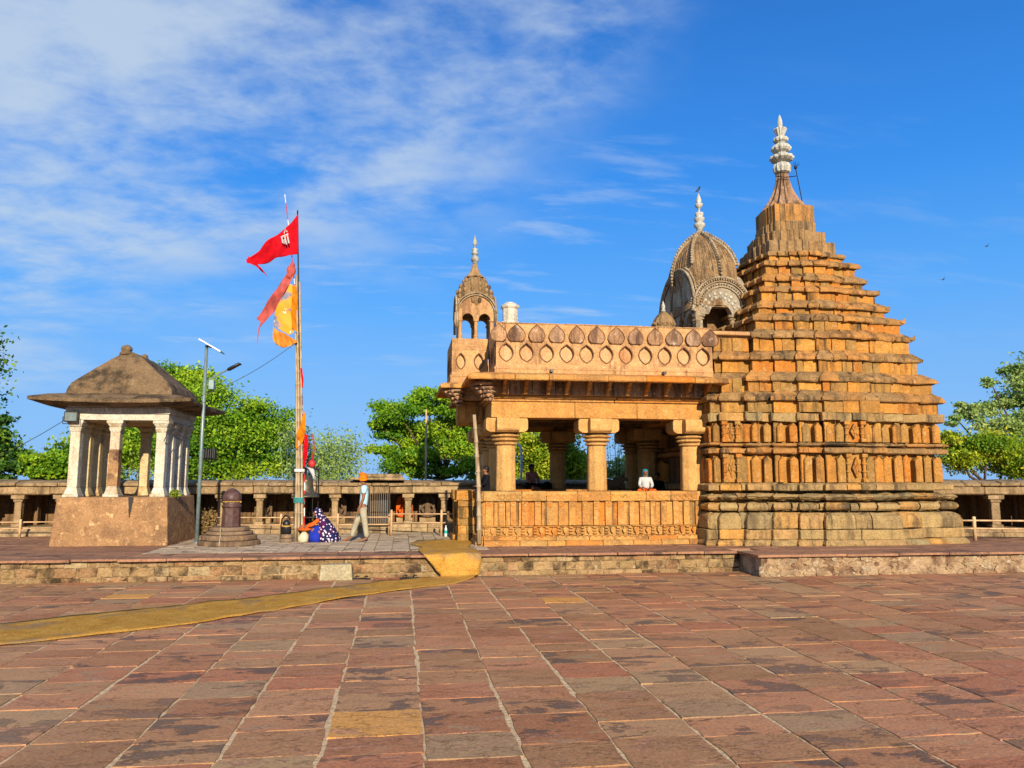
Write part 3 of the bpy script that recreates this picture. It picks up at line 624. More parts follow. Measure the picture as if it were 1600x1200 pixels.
def niche(c,d,n,w=.52):
    c=Vector(c); d=Vector(d); n=Vector(n)
    for z0,z1 in ((2.02,2.74),(3.04,3.57)):
        g=MB(); g.obox(c-n*.08,d,w*.5,.02,z0,z1)
        h=z1-z0
        for s in (-1,1):
            p=c+d*s*w*.42; r=.055
            g.obox(p,d,.07,.07,z0,z0+.08); prof=[(0,.06),(h*.1,.06),(h*.12,r*.7),(h*.3,r*.8),(h*.32,r*1.15),(h*.36,r*1.15),(h*.38,r*.75),(h*.58,r*.8),(h*.60,r*1.15),(h*.64,r*1.15),(h*.66,r*.75),(h*.80,r*.8),(h*.82,r*1.3),(h*.88,r*1.3),(h*.9,r)]
            g.lathe((p.x,p.y,z0+.03),prof,10); g.obox(p,d,.075,.075,z1-.09,z1)
        # lozenge relief
        for k in range(1 if h<.6 else 1):
            m=z0+h*.5; q=c-n*.02
            g.xprism([(0,-h*.36),(w*.22,0),(0,h*.40),(-w*.22,0)],(q.x,q.y,m),tuple(d),(0,0,1),tuple(n*.05))
            for a in range(6):
                t=a*math.pi/3+.3; g.tube([q+n*.06+Vector((0,0,m)),q+n*.06+d*(.10*math.cos(t))+Vector((0,0,m+.16*math.sin(t)))],[.028,.012],6)
        g.build('carved_niche',M_wall,tem,bevel=.004)
niche((CX+.0,CY-2.68-.33-.02,0),(1,0,0),(0,-1,0)); niche((CX-2.68-.33-.02,CY,0),(0,-1,0),(-1,0,0))
# --- stepped roof
TI=[(1.20,8.47),(1.44,8.10),(1.56,7.63),(1.77,7.25),(1.94,6.76),(2.19,6.35),(2.34,5.85),(2.45,5.25),(2.68,4.65),(2.80,4.13)]
g0=[];top=8.56
for i,(w,z) in enumerate(TI):
    pv=small((.075,.16,.24),.45+.55*w/2.8); prevw=(TI[i-1][0]-.10) if i else 1.02
    zr=z+min(.24,.50*((TI[i-1][1] if i else 8.6)-z)); zb=TI[i+1][1] if i<9 else 4.1
    o=plan(w,pv); step=w-prevw
    g=MB(); g.sweep(o,[(-.03,z-.045),(0,z-.02),(.0,z+.055),(-.05,z+.10),(-min(step,.24)-.02,zr+.01),(-.5,zr+.01),(-.5,z+.0),(-.10,z+.0)],.42 if w<2 else .50,.03,jz=.022)
    for sx,sy in ((1,-1),(-1,-1),(1,1)):
        if 3<=i<=6:
            x,y=CX+sx*(w+.0),CY+sy*(w+.0); g.add([(x-sx*.16,y-sy*.02,z+.03),(x-sx*.02,y-sy*.16,z+.03),(x+sx*.02,y+sy*.02,z-.02),(x+sx*.03,y+sy*.03,z+.14)],[(0,1,2),(0,2,3),(1,3,2),(0,3,1)])
    e_=g.build('roof_eave',M_eave,tem,bevel=.016,seg=2)
    if i<9:
        g=MB(); zt=z-.005; znext=TI[i+1][1]; zr2=znext+min(.24,.5*(z-znext)); g.sweep(o,[(-.10,zr2-.02),(-.10,zt),(-.6,zt),(-.6,zr2-.02)],.38,.024); g.build('roof_course',M_wall,tem,bevel=.014,seg=2)
g=MB(); g.sweep(plan(.62,(0.02,.04,.06)),[(0,8.3),(0,10.2),(-.3,10.2),(-.3,8.3)],9,0,0)
for w,z in TI: g.box(CX-w+.5,CX+w-.5,CY-w+.5,CY+w-.5,z-.6,z+.25)
g.build('tower_core',M_eave,tem)
M_pin=stone('weathered_pinnacle_slabs',[(0,(.42,.26,.12)),(.4,(.50,.29,.12)),(.7,(.34,.23,.12)),(1,(.56,.31,.12))],stain=(.10,.07,.04),amt=.8)
M_spire=stone('stained_fluted_spire',[(0,(.50,.30,.17)),(1,(.54,.33,.2))],stain=(.14,.08,.05),amt=1.2,pale=(.66,.50,.36),pamt=.3)
# pinnacle of upright slabs
g=MB()
for w,z0,z1 in ((1.0,8.52,8.94),(.82,8.80,9.31),(.635,9.2,9.65),(.48,9.55,10.06)):
    for a,b,d,n,L in edges(plan(w,(.05,.10,.14))):
        m=max(1,int(round(L/.17)))
        for q in range(m):
            c=a+d*L*(q+.5)/m-n*.06; t=U(-.02,.02); zz=z1+U(-.03,.02); g.obox(c+n*t,d,L/m*.47,.08,z0,zz,.004)
g.build('pinnacle_slabs',M_pin,tem,bevel=.008)
g=MB(); g.lathe((CX,CY,10.05),[(0,.56),(.14,.60),(.17,.62),(.2,.58),(.30,.52),(.45,.42),(.62,.335),(.80,.265),(.98,.215),(1.12,.18),(1.32,.155)],64,flute=.15,nf=14); g.build('fluted_spire',M_spire,tem)
px=.0187
kal=[(372,26),(366,40),(352,44),(342,46),(330,42),(323,38),(319,20),(312,24),(306,46),(298,60),(290,62),(284,58),(278,30),(270,22),(262,26),(256,42),(246,51),(238,50),(230,42),(224,36),(216,20),(210,24),(204,36),(196,39),(188,36),(183,20),(178,17),(160,26),(148,31),(142,34),(138,30),(137,10),(130,10),(118,12),(100,11),(85,8),(66,2)]
zz=lambda y:atY(1220,160+y/3.333,CY).z
g=MB(); g.lathe((CX,CY,0),[(zz(y),r*.0056) for y,r in kal],48,flute=.08,nf=12); kk=g.build('finial',M_kal,tem)
g=MB(); a0=atY(1257,333,20.7); a1=atY(1243,262,20.9); g.tube([a0,a1],.016,6); g.tube([atY(1211,275,21.0),atY(1228,277,20.9),atY(1244,275,20.88)],.014,6); g.ball(tuple(a1),.05)
for t in range(5):
    an=t*1.26; g.tube([a1,a1+Vector((.13*math.cos(an),.13*math.sin(an),.12))],.007,5)
g.tube([a1,a1+Vector((0,0,.2))],.008,5); g.build('lightning_rod',M_iron,tem)
# --- vestibule between porch and tower
def vest(x0,x1,y0,y1,b=.10,w=.55):
    m=(x0+x1)/2; return [(x0,y0),(m-w*.6,y0),(m-w*.6,y0-b),(m+w*.6,y0-b),(m+w*.6,y0),(x1,y0),(x1,y1),(x0,y1)]
VX0,VX1,VY0,VY1=7.80,9.0,18.72,23.6
vo=vest(VX0,VX1,VY0,VY1); mouldings(vo,.5); walls(vo,tem)
niche(((VX0+VX1)/2-.12,VY0-.13,0),(1,0,0),(0,-1,0),.42)
for z in (4.13,4.68,5.25):
    vo=vest(VX0,VX1,VY0,VY1) if z<4.5 else vest(8.06,9.1,18.98,VY1,.06)
    g=MB(); zn=z+.22; g.sweep(vo,[(.08,z-.045),(.11,z-.02),(.11,z+.055),(.05,z+.11),(-.08,zn),(-.4,zn),(-.4,z-.0)],.5,.018,jz=.015); g.build('roof_eave',M_eave,tem,bevel=.016)
    g=MB(); g.sweep(vo,[(-.04,zn-.02),(-.04,z+.56),(-.4,z+.56),(-.4,zn-.02)],.42,.016); g.build('roof_course',M_wall,tem,bevel=.014)
g=MB(); g.box(VX0+.1,VX1,VY0+.1,VY1-.1,.6,4.6); g.box(8.15,9.1,19.1,VY1-.1,4.6,5.85); g.box(CX-2.5,CX+2.5,CY-2.5,CY+2.5,.6,4.3); g.build('inner_core',M_wall,tem)
g=MB(); g.sweep([(8.16,18.98),(9.7,18.98),(9.7,23.5),(8.16,23.5)],[(.12,5.86),(.14,5.88),(.14,5.95),(.02,5.99),(-.3,5.99),(-.3,5.86)],60,0,0); g.box(8.2,9.6,19,23.3,5.8,5.98); g.build('vestibule_ledge',M_plaster,tem,bevel=.01)
# ================================================================ PORCH
def strip_wall(mb,o,ax,n,xs,lo,hi,tint=None):
    """solid wall over xs between lo(x) and hi(x); ax along, n = thickness vector"""
    o=Vector(o);ax=Vector(ax);n=Vector(n);tint=tint or (U(0,1),U(0,1),U(0,1))
    vs=[]
    for x in xs:
        for z in (lo(x),hi(x)):
            p=o+ax*x+Vector((0,0,z)); vs+= [p,p+n]
    fs=[]
    for i in range(len(xs)-1):
        b=i*4;c=b+4
        fs+= [(b,c,c+2,b+2),(b+1,b+3,c+3,c+1),(b+2,c+2,c+3,b+3),(b,b+1,c+1,c)]
    e=(len(xs)-1)*4; fs+= [(0,2,3,1),(e,e+1,e+3,e+2)]
    mb.add(vs,fs,tint)
PX0,PX1,PY0,PY1=2.02,7.86,19.12,25.1
g=MB(); g.box(PX0+.12,PX1,PY0+.2,PY1-.2,TZ,1.12); g.build('porch_floor',M_clob,tem)  # darker stone than the porch: interior shade put into the floor colour
def dado(a,b,part=tem):     # carved parapet wall with seat, outside to the right of a->b
    a3=Vector((*a,0));b3=Vector((*b,0));d=(b3-a3);L=d.length;d.normalize();n=Vector((d.y,-d.x,0))
    g=MB(); g.sweep([a,b],[(.20,TZ-.03),(.20,.56),(.14,.60),(-.2,.60),(-.2,TZ-.03)],.8,.008,closed=False); g.sweep([a,b],[(.12,.60),(.10,.70),(-.2,.70),(-.2,.60)],.7,.008,closed=False)
    g.sweep([a,b],[(-.03,.705),(-.03,.915),(.04,.925),(.04,.945),(-.2,.945),(-.2,.705)],.6,.006,closed=False); 
    k=int(L/.15)
    for i in range(k):
        c=a3+d*(i+.5)*L/k; z=.83
        if i%2: 
            g.xprism([(-.055,.07),(0,.09),(.055,.07),(.05,-.02),(0,-.09),(-.05,-.02)] if i%4==1 else [(0,.09),(.055,0),(0,-.09),(-.055,0)],c+Vector((0,0,z)),tuple(d),(0,0,1),tuple(n*.045))
        else:
            for q in (-.07,0,.07): g.obox(c+n*.015,d,.05,.02,z+q-.018,z+q+.018)
        g.lathe(tuple(c+n*.11+Vector((0,0,.70)))if 0 else (c.x+n.x*.08,c.y+n.y*.08,.655),[(0,.02),(.03,.055),(.06,.02)],8)
    g.build('carved_frieze',M_porch,part,bevel=.006)
    g=MB(); g.sweep([a,b],[(-.05,.95),(-.05,1.55),(-.25,1.55),(-.25,.95)],.28,.006,closed=False)
    t=.12+U(0,.04)
    while t<L-.1:
        c=a3+d*t; w=U(.065,.085); g.obox(c-n*.02,d,w,.045,.955,1.545,.003); g.obox(c+n*.028,d,w*.7,.012,1.42,1.50,.0); g.obox(c+n*.03,d,w*.35,.012,1.50,1.53,.0)
        t+=U(.27,.33)
    g.build('pilaster_strips',M_porch,part,bevel=.008)
    g=MB(); g.sweep([a,b],[(.045,1.555),(.06,1.58),(.06,1.76),(.03,1.80),(-.75,1.80),(-.75,1.70),(-.2,1.70),(-.2,1.555)],.95,.006,closed=False)
    k=int(L/.155)
    for i in range(k):
        if i%9==8 or i<2: continue
        c=a3+d*(i+.5)*L/k+n*.06
        for r,zq in ((.068,1.735),(.04,1.735)):
            g.tube([c+d*(r*math.cos(t))+Vector((0,0,zq-r*1.25*math.sin(t))) for t in [math.pi*q/6 for q in range(7)]],.013,5)
        g.tube([c-d*.075+Vector((0,0,1.60)),c+Vector((0,0,1.645)),c+d*.075+Vector((0,0,1.60))],.013,5)
    g.build('seat_coping',M_porch,part,bevel=.01)
dado((PX0,PY0),(PX1-.05,PY0)); dado((PX0,20.35),(PX0,PY0)); dado((PX0,PY1),(PX0,22.6)); dado((PX1,PY1),(PX0,PY1))
# entry block at the left with rough stones
g=MB()
for (x0,x1,y0,y1) in ((1.50,PX0-.02,20.36,20.95),(1.50,PX0-.02,21.9,22.5)):
    z=TZ
    while z<1.75:
        h=U(.18,.3); z1=min(z+h,1.8)
        g.sweep([(x0,y0),(x1,y0),(x1,y1),(x0,y1)],[(0,z+.006),(0,z1-.006),(-.2,z1-.006),(-.2,z+.006)],.32,.02); z=z1
    g.box(x0+.05,x1-.05,y0+.05,y1-.05,TZ,1.78); g.box(x0-.06,x1,y0-.06,y1+.06,1.56,1.81,.01)
for i in range(4): g.box(1.38+i*.14,PX0+.1,20.96,21.89,TZ,TZ+.17*(i+1)-.01,.01)
g.build('entry_block',M_wall,tem,bevel=.02,seg=2)
def pillar(x,y,lab=None,r=.25,par=tem):
    g=MB(); k=1.08
    g.obox((x,y),(1,0),.30,.30,1.80,1.86,.004) if 0 else None
    g.lathe((x,y,1.80),[(0,r*k),(1.16,r*.95*k)],8,rot=math.pi/8); p=g.build('pillar',M_col,par,bevel=.035,seg=2)
    g=MB()
    for z,rr in ((2.96,.30),(3.06,.35),(3.16,.38)):
        g.lathe((x,y,z),[(0,rr*.8),(.025,rr),(.05,rr*1.02),(.09,rr*.80),(.10,rr*.74)],16,rot=.2)
    g.lathe((x,y,3.25),[(0,.26),(.03,.26)],12)
    w=.54; prof=[(-w,.10),(-w*.96,.05),(-w*.80,.0),(w*.80,0),(w*.96,.05),(w,.10),(w,.30),(w*.95,.36),(-w*.95,.36),(-w,.30)]
    g.xprism(prof,(x,y-.29,3.285),(1,0,0),(0,0,1),(0,.58,0)); g.xprism(prof,(x-.285,y,3.285-.003),(0,1,0),(0,0,1),(.57,0,0))
    g.build('capital',M_col,p,bevel=.03,seg=2); return p
CXS=(2.63,5.02,7.55)
for x in CXS: pillar(x,19.55)
for x in CXS: pillar(x,24.65)
pillar(2.63,21.2); pillar(2.63,22.95); pillar(7.55,22.95)
for x in (7.72,): 
    g=MB(); g.box(7.62,7.86,19.34,19.9,1.8,3.66); g.box(7.62,7.86,24.0,24.9,1.1,3.66); g.build('pilaster',M_col,tem,bevel=.02)
g=MB(); g.box(7.87,7.96,19.2,25.0,1.0,4.1); g.build('porch_back_wall',M_clob,tem)  # dark stone colour stands in for the shade at the inner end
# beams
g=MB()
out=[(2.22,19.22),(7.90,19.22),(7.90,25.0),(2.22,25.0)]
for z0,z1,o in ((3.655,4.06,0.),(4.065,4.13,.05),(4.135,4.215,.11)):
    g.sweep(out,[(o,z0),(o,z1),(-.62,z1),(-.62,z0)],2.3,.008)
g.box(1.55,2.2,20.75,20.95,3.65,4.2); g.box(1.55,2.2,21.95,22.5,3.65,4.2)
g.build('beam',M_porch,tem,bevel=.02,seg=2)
g=MB(); g.box(2.25,7.9,19.3,24.95,4.216,4.40); g.box(2.7,7.8,21.0,21.4,3.7,4.21); g.box(2.7,7.8,22.75,23.15,3.7,4.21); g.box(4.85,5.2,19.9,24.3,3.7,4.208); g.build('porch_ceiling',M_clob,tem)  # ceiling shade painted in with the same darkened stone
eo=[(1.56,18.17),(8.12,18.17),(8.12,25.9),(1.56,25.9),(1.56,22.6),(1.0,22.6),(1.0,20.1),(1.56,20.1)]
g=MB(); g.sweep(eo,[(.0,4.485),(.02,4.51),(.02,4.58),(-.03,4.625),(-.55,4.74),(-1.1,4.74),(-1.1,4.60),(-.6,4.60),(-.12,4.52)],1.25,.008,jz=.006); g.box(2.3,7.9,19.0,25.4,4.61,4.76); g.box(1.7,2.5,20.5,22.4,4.6,4.75); g.build('eave',M_porch,tem,bevel=.02,seg=2)
g=MB(); ro=[(2.16,18.98),(7.98,18.98),(7.98,25.3),(2.16,25.3),(2.16,22.4),(1.6,22.4),(1.6,20.5),(2.16,20.5)]
g.sweep(ro,[(0,4.215),(0,4.60),(-.3,4.60),(-.3,4.215)],.5,.006); g.build('eave_recess_wall',M_petal,tem,bevel=.01)
def bracket(x,y,dx,dy,w=.045,L=.40):
    prof=[(0,0),(.10,.0),(.14,.05),(.14,.10),(.24,.12),(.27,.17),(.27,.21),(.33,.23),(.36,.27),(L,.30),(L,.375),(0,.375)]
    g=MB(); g.xprism(prof,(x-abs(dy)*w,y-abs(dx)*w,4.218),(dx,dy,0),(0,0,1),(abs(dy)*2*w,abs(dx)*2*w,0))
    g.build('eave_bracket',M_porch,tem,bevel=.008)
for px in (789,823,859,888,922,953,984,1013,1045,1078,1108): bracket(atY(px,605,18.7).x,18.975,0,-1)
for y in (19.4,19.8,20.2): bracket(2.155,y,-1,0)
for y in (20.9,21.4,21.9): bracket(1.595,y,-1,0)
# carved hanging brackets at the corners of the eave
def pendant(x,y,s=1.):
    g=MB()
    for k in range(5):
        r=(.34-.055*k)*s; z=4.46-.09*k*s
        g.lathe((x+.05*k,y+.05*k,z-.075*s),[(0,r*.75),(.03*s,r),(.06*s,r),(.085*s,r*.8)],8,flute=.22,nf=6,rot=U(0,.9))
        for q_ in range(7): an=q_*.9+k; g.ball((x+.05*k+r*.8*math.cos(an),y+.05*k+r*.8*math.sin(an),z-.05),.05*s,n=6,m=4)
    g.build('hanging_corner_bracket',M_petal,tem,bevel=.01)
pendant(1.93,18.72,.95); pendant(1.35,20.42,.9)
# ---- roof parapet with leaf shapes and lozenge recesses
def cellface(mb,o,ax,n,w,z0,z1,hole,depth,mbfill,mbrim,zc):
    o=Vector(o);ax=Vector(ax);n=Vector(n); zc0=zc; N=len(hole)
    outer=[];
    for (hx,hz) in hole:
        a=math.atan2(hz,hx); c,s=math.cos(a),math.sin(a)
        t=min((w/2)/abs(c) if abs(c)>1e-6 else 9,((z1-zc0) if s>0 else (zc0-z0))/abs(s) if abs(s)>1e-6 else 9); outer.append((c*t,s*t))
    # put vertices exactly on the corners
    cor=[(w/2,z1-zc0),(-w/2,z1-zc0),(-w/2,z0-zc0),(w/2,z0-zc0)]
    for c in cor:
        i=min(range(N),key=lambda k:(outer[k][0]-c[0])**2+(outer[k][1]-c[1])**2); outer[i]=c
    P=lambda q,dep:o+ax*q[0]+Vector((0,0,zc0+q[1]))-n*dep
    vs=[P(q,0) for q in outer]+[P(q,0) for q in hole]+[P(q,depth) for q in hole]
    mb.add(vs,[(i,(i+1)%N,N+(i+1)%N,N+i) for i in range(N)]+[(N+i,N+(i+1)%N,2*N+(i+1)%N,2*N+i) for i in range(N)],(.5,.5,.5))
    mbfill.add([P(q,depth*.999) for q in hole],[tuple(range(N))]); 
    if mbrim is not None: mbrim.tube([P(q,-.004) for q in hole]+[P(hole[0],-.004)],.016,6,cap=False)
def lozenge(w,h,N=32,pw=.57):
    out=[]
    for i in range(N):
        a=2*math.pi*i/N+1e-3; c,s=math.cos(a),math.sin(a); r=(abs(c)**(1/pw*1.0)+abs(s)**(1/pw*1.0))**-pw; out.append((c*r*w,s*r*h*(1.+.14*max(0,1-abs(c)*3.5) if s>0 else 1.+.08*max(0,1-abs(c)*3.5))))
    return out
def petal_poly(w,h):
    pts=[]
    for i in range(17):
        a=math.pi*(1-i/16); c,s=math.cos(a),math.sin(a); pts.append((c*w*(1-.10*s),h*.26+h*.60*s**.9+h*.14*max(0,1-abs(c)*2.2)))
    return [(-w*.55,-.03),(-w*.85,h*.06)]+pts+[(w*.85,h*.06),(w*.55,-.03)]
def parapet(o,ax,n,cells,cw,z0,zt,petals=True,hole=(.178,.212),first=True):
    o=Vector(o);ax=Vector(ax);n=Vector(n); L=cw*cells
    g=MB();gf=MB();gr=MB();gp=MB();gpr=MB(); zc=z0+.555
    for k in range(cells):
        cellface(g,o+ax*cw*(k+.5),ax,n,cw,z0+.26,z0+.86,lozenge(*hole),.075,gf,gr,zc)
    a=o; b=o+ax*L
    d=-n*.20
    g.xprism([(0,z0+.86),(L,z0+.86),(L,zt),(0,zt)],(o.x,o.y,0),tuple(ax),(0,0,1),tuple(d),(.3,.2,.5))
    g.xprism([(0,z0),(L,z0),(L,z0+.86),(0,z0+.86)],tuple(Vector((o.x,o.y,0))-n*.085),tuple(ax),(0,0,1),tuple(-n*.115),(.3,.2,.5))
    sw=[(o.x,o.y),(b.x,b.y)]
    g.sweep(sw,[(.10,z0-.14),(.10,z0-.11),(.035,z0+.0),(.03,z0+.13),(.045,z0+.15),(.045,z0+.18),(.01,z0+.20),(.0,z0+.27),(-.08,z0+.27),(-.08,z0-.14)],50,0,0,closed=False,tint=(.2,.1,.5))
    w=g.build('parapet_wall',M_plaster,tem,bevel=.006)
    gf.build('lozenge_fill',M_fill,w); gr.build('lozenge_rim',M_rim,w,smooth=True)
    if petals:
        hp=zt-z0-.88
        for k in range(cells+1):
            c=o+ax*cw*(k if k else .12); ww=cw*U(.38,.44)
            if k==cells: c-=ax*cw*.12
            pl=petal_poly(ww,hp); q=Vector((c.x,c.y,z0+.86))
            gp.xprism(pl,tuple(q+n*.002),tuple(ax),(0,0,1),tuple(n*.05))
            gpr.tube([q+ax*p[0]+Vector((0,0,p[1]))+n*.05 for p in pl],.014,6)
        gp.build('leaf_merlon',M_petal,w,bevel=.012); gpr.build('leaf_outline',M_rim,w,smooth=True)
    return w
CW=(atY(1098,550,18.7).x-atY(791,550,18.7).x)/10
x0=atY(791,550,18.7).x-CW/2
parapet((x0,18.70,0),(1,0,0),(0,-1,0),11,CW,4.68,5.97)
parapet((x0,20.3,0),(0,-1,0),(-1,0,0),3,.533,4.68,5.95,petals=False,hole=(.12,.2))
bx=1.28
parapet((bx,20.3,0),(1,0,0),(0,-1,0),2,(x0-.03-bx)/2,4.68,5.86,petals=False,hole=(.12,.20))
parapet((bx,22.2,0),(0,-1,0),(-1,0,0),4,.475,4.68,5.86,petals=False,hole=(.12,.20))
for bb in ((x0+.0,x0+.2,22.2,24.79,4.68,5.9),(x0,x0+CW*11,24.8,25.0,4.68,5.9),(bx,x0-.003,22.21,22.4,4.68,5.84),(x0+CW*11-.2,x0+CW*11-.003,18.91,20.4,4.68,5.95)):
    g=MB(); g.box(*bb); g.build('parapet_back',M_plaster,tem)
g=MB(); g.sweep([(x0,18.74),(x0+CW*11,18.74)],[(.05,5.972),(.05,6.0),(-.2,6.01),(-.2,5.972)],.9,.012,closed=False,jz=.012); g.build('parapet_top_course',M_plaster,tem,bevel=.01)
g=MB(); g.box(x0+.2,7.95,18.95,24.8,4.77,4.86); g.box(bx+.2,x0+.2,20.5,22.2,4.77,4.86); g.build('roof_slab',M_plaster,tem)
g=MB()
for px in (861,1036): q=atY(px,580,18.66); g.box(q.x-.035,q.x+.035,18.5,18.66,4.74,4.81)
g.build('drain_hole',M_black,tem)
# white drum on the corner of the parapet
g=MB(); q=atY(797,500,18.98); g.lathe((q.x,18.98,5.96),[(0,.235),(.10,.235),(.11,.20),(.13,.19),(.16,.20),(.43,.20),(.45,.225),(.48,.245),(.52,.245),(.54,.20),(.60,.12),(.63,.02)],8,rot=.39); g.build('corner_drum',M_white,tem,bevel=.008)
# ---- small roof kiosk on the entry bay
SX,SY=1.95,21.05; sc=.50
ch=bpy.data.objects.new('roof_kiosk',None)
def archface(mb,o,ax,n,half,zb,zs,r,gab,th=.12,cent=True):
    """face with two arched openings under a round gable"""
    xs=[-half+2*half*i/48 for i in range(49)]; pw=.075; c1=(half-pw)*.5+pw*.25; rr=r
    def lo(x):
        for c in ((-c1,c1) if cent else (0,)):
            if abs(x-c)<rr: return zs+math.sqrt(max(0,rr*rr-(x-c)**2))*1.15
        return zs-.02
    strip_wall(mb,o,ax,tuple(Vector(n)*-th),xs,lo,lambda x:gab(x))
g=MB(); zb,zs=5.80,6.42; G=lambda x:6.62+math.sqrt(max(0.0,.54**2-x*x))*1.0
for (o,ax,n) in (((SX,SY-.5,0),(1,0,0),(0,-1,0)),((SX,SY+.5,0),(-1,0,0),(0,1,0)),((SX-.5,SY,0),(0,-1,0),(-1,0,0)),((SX+.5,SY,0),(0,1,0),(1,0,0))):
    archface(g,o,ax,n,.498,zb,zs,.165,G)
body=g.build('roof_kiosk',M_plaster,tem)
g=MB()
for (ox,oy) in ((-.43,-.43),(.43,-.43),(-.43,.43),(.43,.43),(0,-.44),(-.44,0),(.44,0),(0,.44)):
    g.lathe((SX+ox,SY+oy,zb-.3),[(0,.075),(.38,.075),(.40,.06),(.46,.055),(.50,.065),(.52,.05),(.88,.05),(.90,.075),(.94,.08)],10)
g.build('colonnette',M_plaster,body,smooth=False)
g=MB()
for (o,ax,n) in (((SX,SY-.52,0),(1,0,0),(0,-1,0)),((SX-.52,SY,0),(0,-1,0),(-1,0,0)),((SX+.52,SY,0),(0,1,0),(1,0,0))):
    for R_,rr in ((.56,.028),(.50,.018)): g.tube([Vector(o)+Vector(ax)*R_*math.cos(t)+Vector((0,0,6.62+R_*math.sin(t)))+Vector(n)*.02 for t in [math.pi*q/16 for q in range(17)]],rr,6)
    g.tube([Vector(o)+Vector(ax)*-.56+Vector((0,0,6.63)),Vector(o)+Vector(ax)*-.57+Vector((0,0,6.35)),Vector(o)+Vector(ax)*-.53+Vector((0,0,6.2))],.035,6); g.tube([Vector(o)+Vector(ax)*.56+Vector((0,0,6.63)),Vector(o)+Vector(ax)*.57+Vector((0,0,6.35)),Vector(o)+Vector(ax)*.53+Vector((0,0,6.2))],.035,6)
g.build('arch_moulding',M_domew,body,smooth=True)
g=MB(); prof=[(0,.44),(.15,.50),(.32,.525),(.50,.515),(.68,.46),(.85,.37),(1.0,.26),(1.08,.20)]; g.lathe((SX,SY,6.68),prof,32)
for k in range(5):
    z=.30+k*.16; r=np.interp(z,[p[0] for p in prof],[p[1] for p in prof]); m=18-2*k
    for i in range(m):
        a=2*math.pi*(i+.5*(k%2))/m; g.ball((SX+r*math.cos(a),SY+r*math.sin(a),6.68+z),.055,.055,.075,n=6,m=5)
g.build('dome',M_dome,body,smooth=True)
g=MB(); g.lathe((SX,SY,7.72),[(0,.27),(.03,.28),(.06,.20),(.16,.13),(.30,.085),(.42,.055)],24,flute=.14,nf=8); g.build('fluted_neck',M_dome,body)
def zf(y,Y): return atY(800,y,Y).z
g=MB(); g.lathe((SX,SY,8.13),[(0,.05),(.03,.075),(.06,.05),(.09,.10),(.15,.115),(.21,.10),(.25,.05),(.28,.05),(.30,.10),(.33,.105),(.36,.06),(.42,.09),(.45,.09),(.47,.02),(.54,.018),(.56,.05),(.62,.065),(.70,.05),(.80,.02),(.86,.006)],14); g.build('finial',M_kal,body,smooth=True)
# ---- tiny kiosk before the large dome
QX,QY=7.42,20.95
g=MB(); 
for ox in (-.27,.27):
    for oy in (-.27,.27): g.lathe((QX+ox,QY+oy,5.2),[(0,.06),(.95,.06),(1.0,.085),(1.12,.09)],8)
k2=g.build('tiny_roof_kiosk',M_domew,tem)
g=MB(); g.sweep([(QX-.33,QY-.33),(QX+.33,QY-.33),(QX+.33,QY+.33),(QX-.33,QY+.33)],[(.13,6.31),(.13,6.34),(0,6.42),(-.3,6.42),(-.3,6.35)],2,0,0); g.lathe((QX,QY,6.42),[(0,.29),(.06,.32),(.13,.325),(.24,.29),(.36,.20),(.44,.13),(.50,.06)],24,flute=.05,nf=12)
for i in range(16):
    a=i*math.pi/8; g.ball((QX+.32*math.cos(a),QY+.32*math.sin(a),6.53),.04,.04,.05,n=6,m=4)
g.build('dome',M_dome,k2,bevel=.004)
g=MB(); g.lathe((QX,QY,6.90),[(0,.05),(.05,.07),(.10,.04),(.14,.06),(.2,.055),(.26,.03),(.34,.006)],10); g.build('finial',M_kal,k2,smooth=True)
# ---- large ribbed dome pavilion beside the tower
DX,DY=8.97,21.85; hx,hy=.80,1.48
g=MB(); zb=5.95; zs=6.76
def hi1(x): return 6.98+math.sqrt(max(0,.80**2-x*x))*.98
xs=[-hx+2*hx*i/50 for i in range(51)]
def lo1(x): return zs+math.sqrt(max(0,.33**2-(x+.06)**2))*.9 if abs(x+.06)<.33 else (zb if abs(x)>.62 else zs)
strip_wall(g,(DX,DY-hy,0),(1,0,0),(0,.25,0),xs,lo1,hi1)
strip_wall(g,(DX,DY+hy,0),(1,0,0),(0,-.2,0),xs,lo1,hi1)
xs2=[-hy+2*hy*i/60 for i in range(61)]
def hi2(x): return 7.02+math.sqrt(max(0,1-(x/hy)**2))*1.30
def lo2(x):
    for c in (-1.0,-.33,.33,1.0):
        if abs(x-c)<.24: return 6.62+math.sqrt(.24**2-(x-c)**2)*1.1
    return 6.62
strip_wall(g,(DX-hx,DY,0),(0,-1,0),(.15,0,0),xs2,lo2,hi2)
strip_wall(g,(DX+hx,DY,0),(0,-1,0),(-.15,0,0),xs2,lo2,hi2)
pav=g.build('dome_pavilion',M_tymp,tem)
g=MB(); zp=5.98
def dcol(x,y,r=.10,z1=zs):
    H=z1-zp; g.lathe((x,y,zp-.15),[(0,r*1.25),(.26,r*1.25),(.28,r),(.15+H*.80,r*.9),(.15+H*.82,r*1.3),(.15+H*.86,r*1.3),(.15+H*.88,r),(.15+H*.92,r*1.5),(.15+H*1.0,r*1.6)],12)
dcol(DX-.66,DY-hy+.13,.115); dcol(DX+.32,DY-hy+.1,.08); dcol(DX+.60,DY-hy+.13,.11)
for y in (-.66,0.,.66,1.33): dcol(DX-hx+.08,DY-y,.085,6.62)
dcol(DX-.1,DY+.4,.08)
g.build('pavilion_pillar',M_domew,pav)
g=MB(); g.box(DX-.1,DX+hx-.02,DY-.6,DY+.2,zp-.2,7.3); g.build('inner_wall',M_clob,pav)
g=MB(); g.box(DX-hx-.01,DX-hx+.16,DY-hy-.01,DY-hy+.18,6.55,7.12); g.build('corner_pier',M_domew,pav,bevel=.02)
